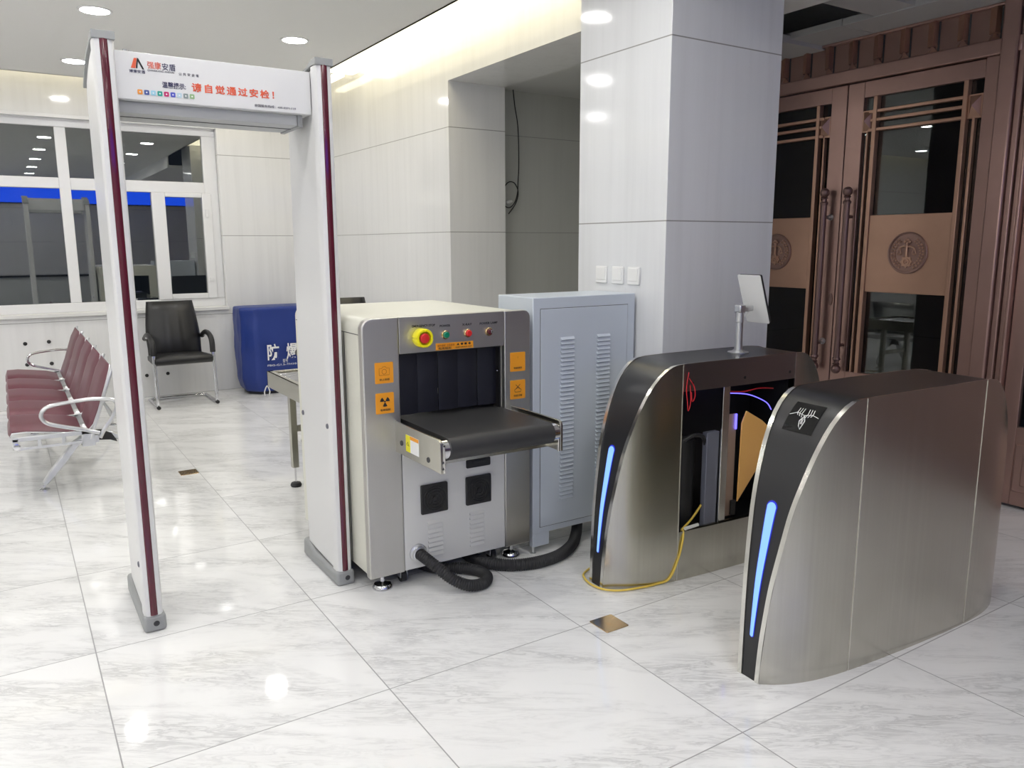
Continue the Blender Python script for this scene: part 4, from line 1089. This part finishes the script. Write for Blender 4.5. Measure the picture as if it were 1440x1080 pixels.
o = MB().tube(catmull([(2.04, 7.66, 0.006), (2.03, 7.64, 0.05), (2.055, 7.63, 0.105), (2.08, 7.64, 0.05), (2.075, 7.66, 0.006)]), 0.006, 8).build('rope_loop', 'white', None)
tag(o, 'small white rope loop standing on the floor at the foot of the blue bin', 'rope')

# ================================================================== INFEED ROLLER TABLE
tb = empty('infeed_table', (1.59, 4.3, 0), 'steel infeed table behind the scanner, seen beside the right gate post', 'table')
x0, x1, y0, y1, zt_ = 1.297, 1.885, 3.80, 4.805, 0.698
MB().box(x0, x0 + 0.012, y0, y1, 0.60, zt_).box(x1 - 0.012, x1, y0, y1, 0.60, zt_).box(x0, x1, y1 - 0.012, y1, 0.60, zt_).box(x0, x0 + 0.035, y0, y1, zt_ - 0.004, zt_).box(x1 - 0.035, x1, y0, y1, zt_ - 0.004, zt_).box(x0, x1, y1 - 0.035, y1, zt_ - 0.004, zt_).build('tray_frame', 'steel', tb, bevel=0.002)
MB().box(x0 + 0.012, x1 - 0.012, y0, y1 - 0.012, 0.655, 0.662).build('tray_bed', 'steel', tb, smooth=False)
for k in range(11):
    y_ = y0 + 0.05 + k * 0.087
    MB().cyl((x0 + 0.014, y_, 0.672), (x1 - 0.014, y_, 0.672), 0.018, 16).build('roller', 'chrome', tb)
for x in (1.385, 1.80):
    for y_ in (4.62, 3.95):
        lg = MB().box(x - 0.02, x + 0.02, y_ - 0.02, y_ + 0.02, 0.12, 0.61).build('leg', 'steel', tb, bevel=0.003)
        MB().cyl((x, y_, 0.02), (x, y_, 0.13), 0.006, 10).build('leg_stem', 'chrome', lg)
        MB().lathe((x, y_, 0.0), (0, 0, 1), [(0.030, 0), (0.034, 0.010), (0.028, 0.024), (0.010, 0.030)], 18).build('leg_foot', 'rubber', lg)
MB().box(1.405, 1.78, 4.61, 4.63, 0.34, 0.38).build('cross_bar', 'steel', tb, bevel=0.003)

# ================================================================== HANGING CABLE IN THE PASSAGE
def cp3(X, Z): return (X, 5.565, Z)
o = MB().tube(catmull([cp3(3.584, 2.675), cp3(3.60, 2.55), cp3(3.630, 2.38), cp3(3.637, 2.10), cp3(3.628, 1.95), cp3(3.625, 1.88), cp3(3.600, 1.80), cp3(3.55, 1.752), cp3(3.50, 1.765), cp3(3.477, 1.83), cp3(3.49, 1.90), cp3(3.535, 1.952), cp3(3.59, 1.95), cp3(3.625, 1.90), (3.622, 5.558, 1.84), (3.59, 5.556, 1.77), (3.53, 5.556, 1.70)], 6), 0.0045, 8).build('hanging_cable', 'black')
tag(o, 'black cable hanging from the passage ceiling, ending in a loop', 'cable')
o = MB().sphere((3.545, 5.580, 1.795), 0.025, 12, 0.7).sphere((3.478, 5.585, 1.805), 0.012, 10).sphere((3.575, 5.585, 1.80), 0.012, 10).build('junction_box', 'white')
tag(o, 'small white junction box on the passage wall inside the black cable loop', 'junction box')

# ================================================================== HALL BEHIND THE CAMERA (seen in reflections)
t = empty('display_board', (0.6, YB + 0.05, 2.42), 'long lit blue display board high on the hall wall, seen reflected in the window', 'display')
MB().box(-3.6, 4.25, YB + 0.001, YB + 0.08, 2.42, 2.86).build('board_case', 'black', t)
MB().box(-3.57, 4.22, YB + 0.08, YB + 0.085, 2.44, 2.84).build('board_screen', 'board_blue', t, smooth=False)
t = empty('service_counter', (0.6, YB + 0.9, 0), 'long grey service counter below the blue display board', 'counter')
MB().box(-3.5, 3.6, YB + 0.7, YB + 1.2, 0, 0.78).build('counter_front', 'gate_under', t, bevel=0.01)
MB().box(-3.55, 3.65, YB + 0.62, YB + 1.28, 0.78, 0.82).build('counter_top', 'black_gloss', t, bevel=0.006)
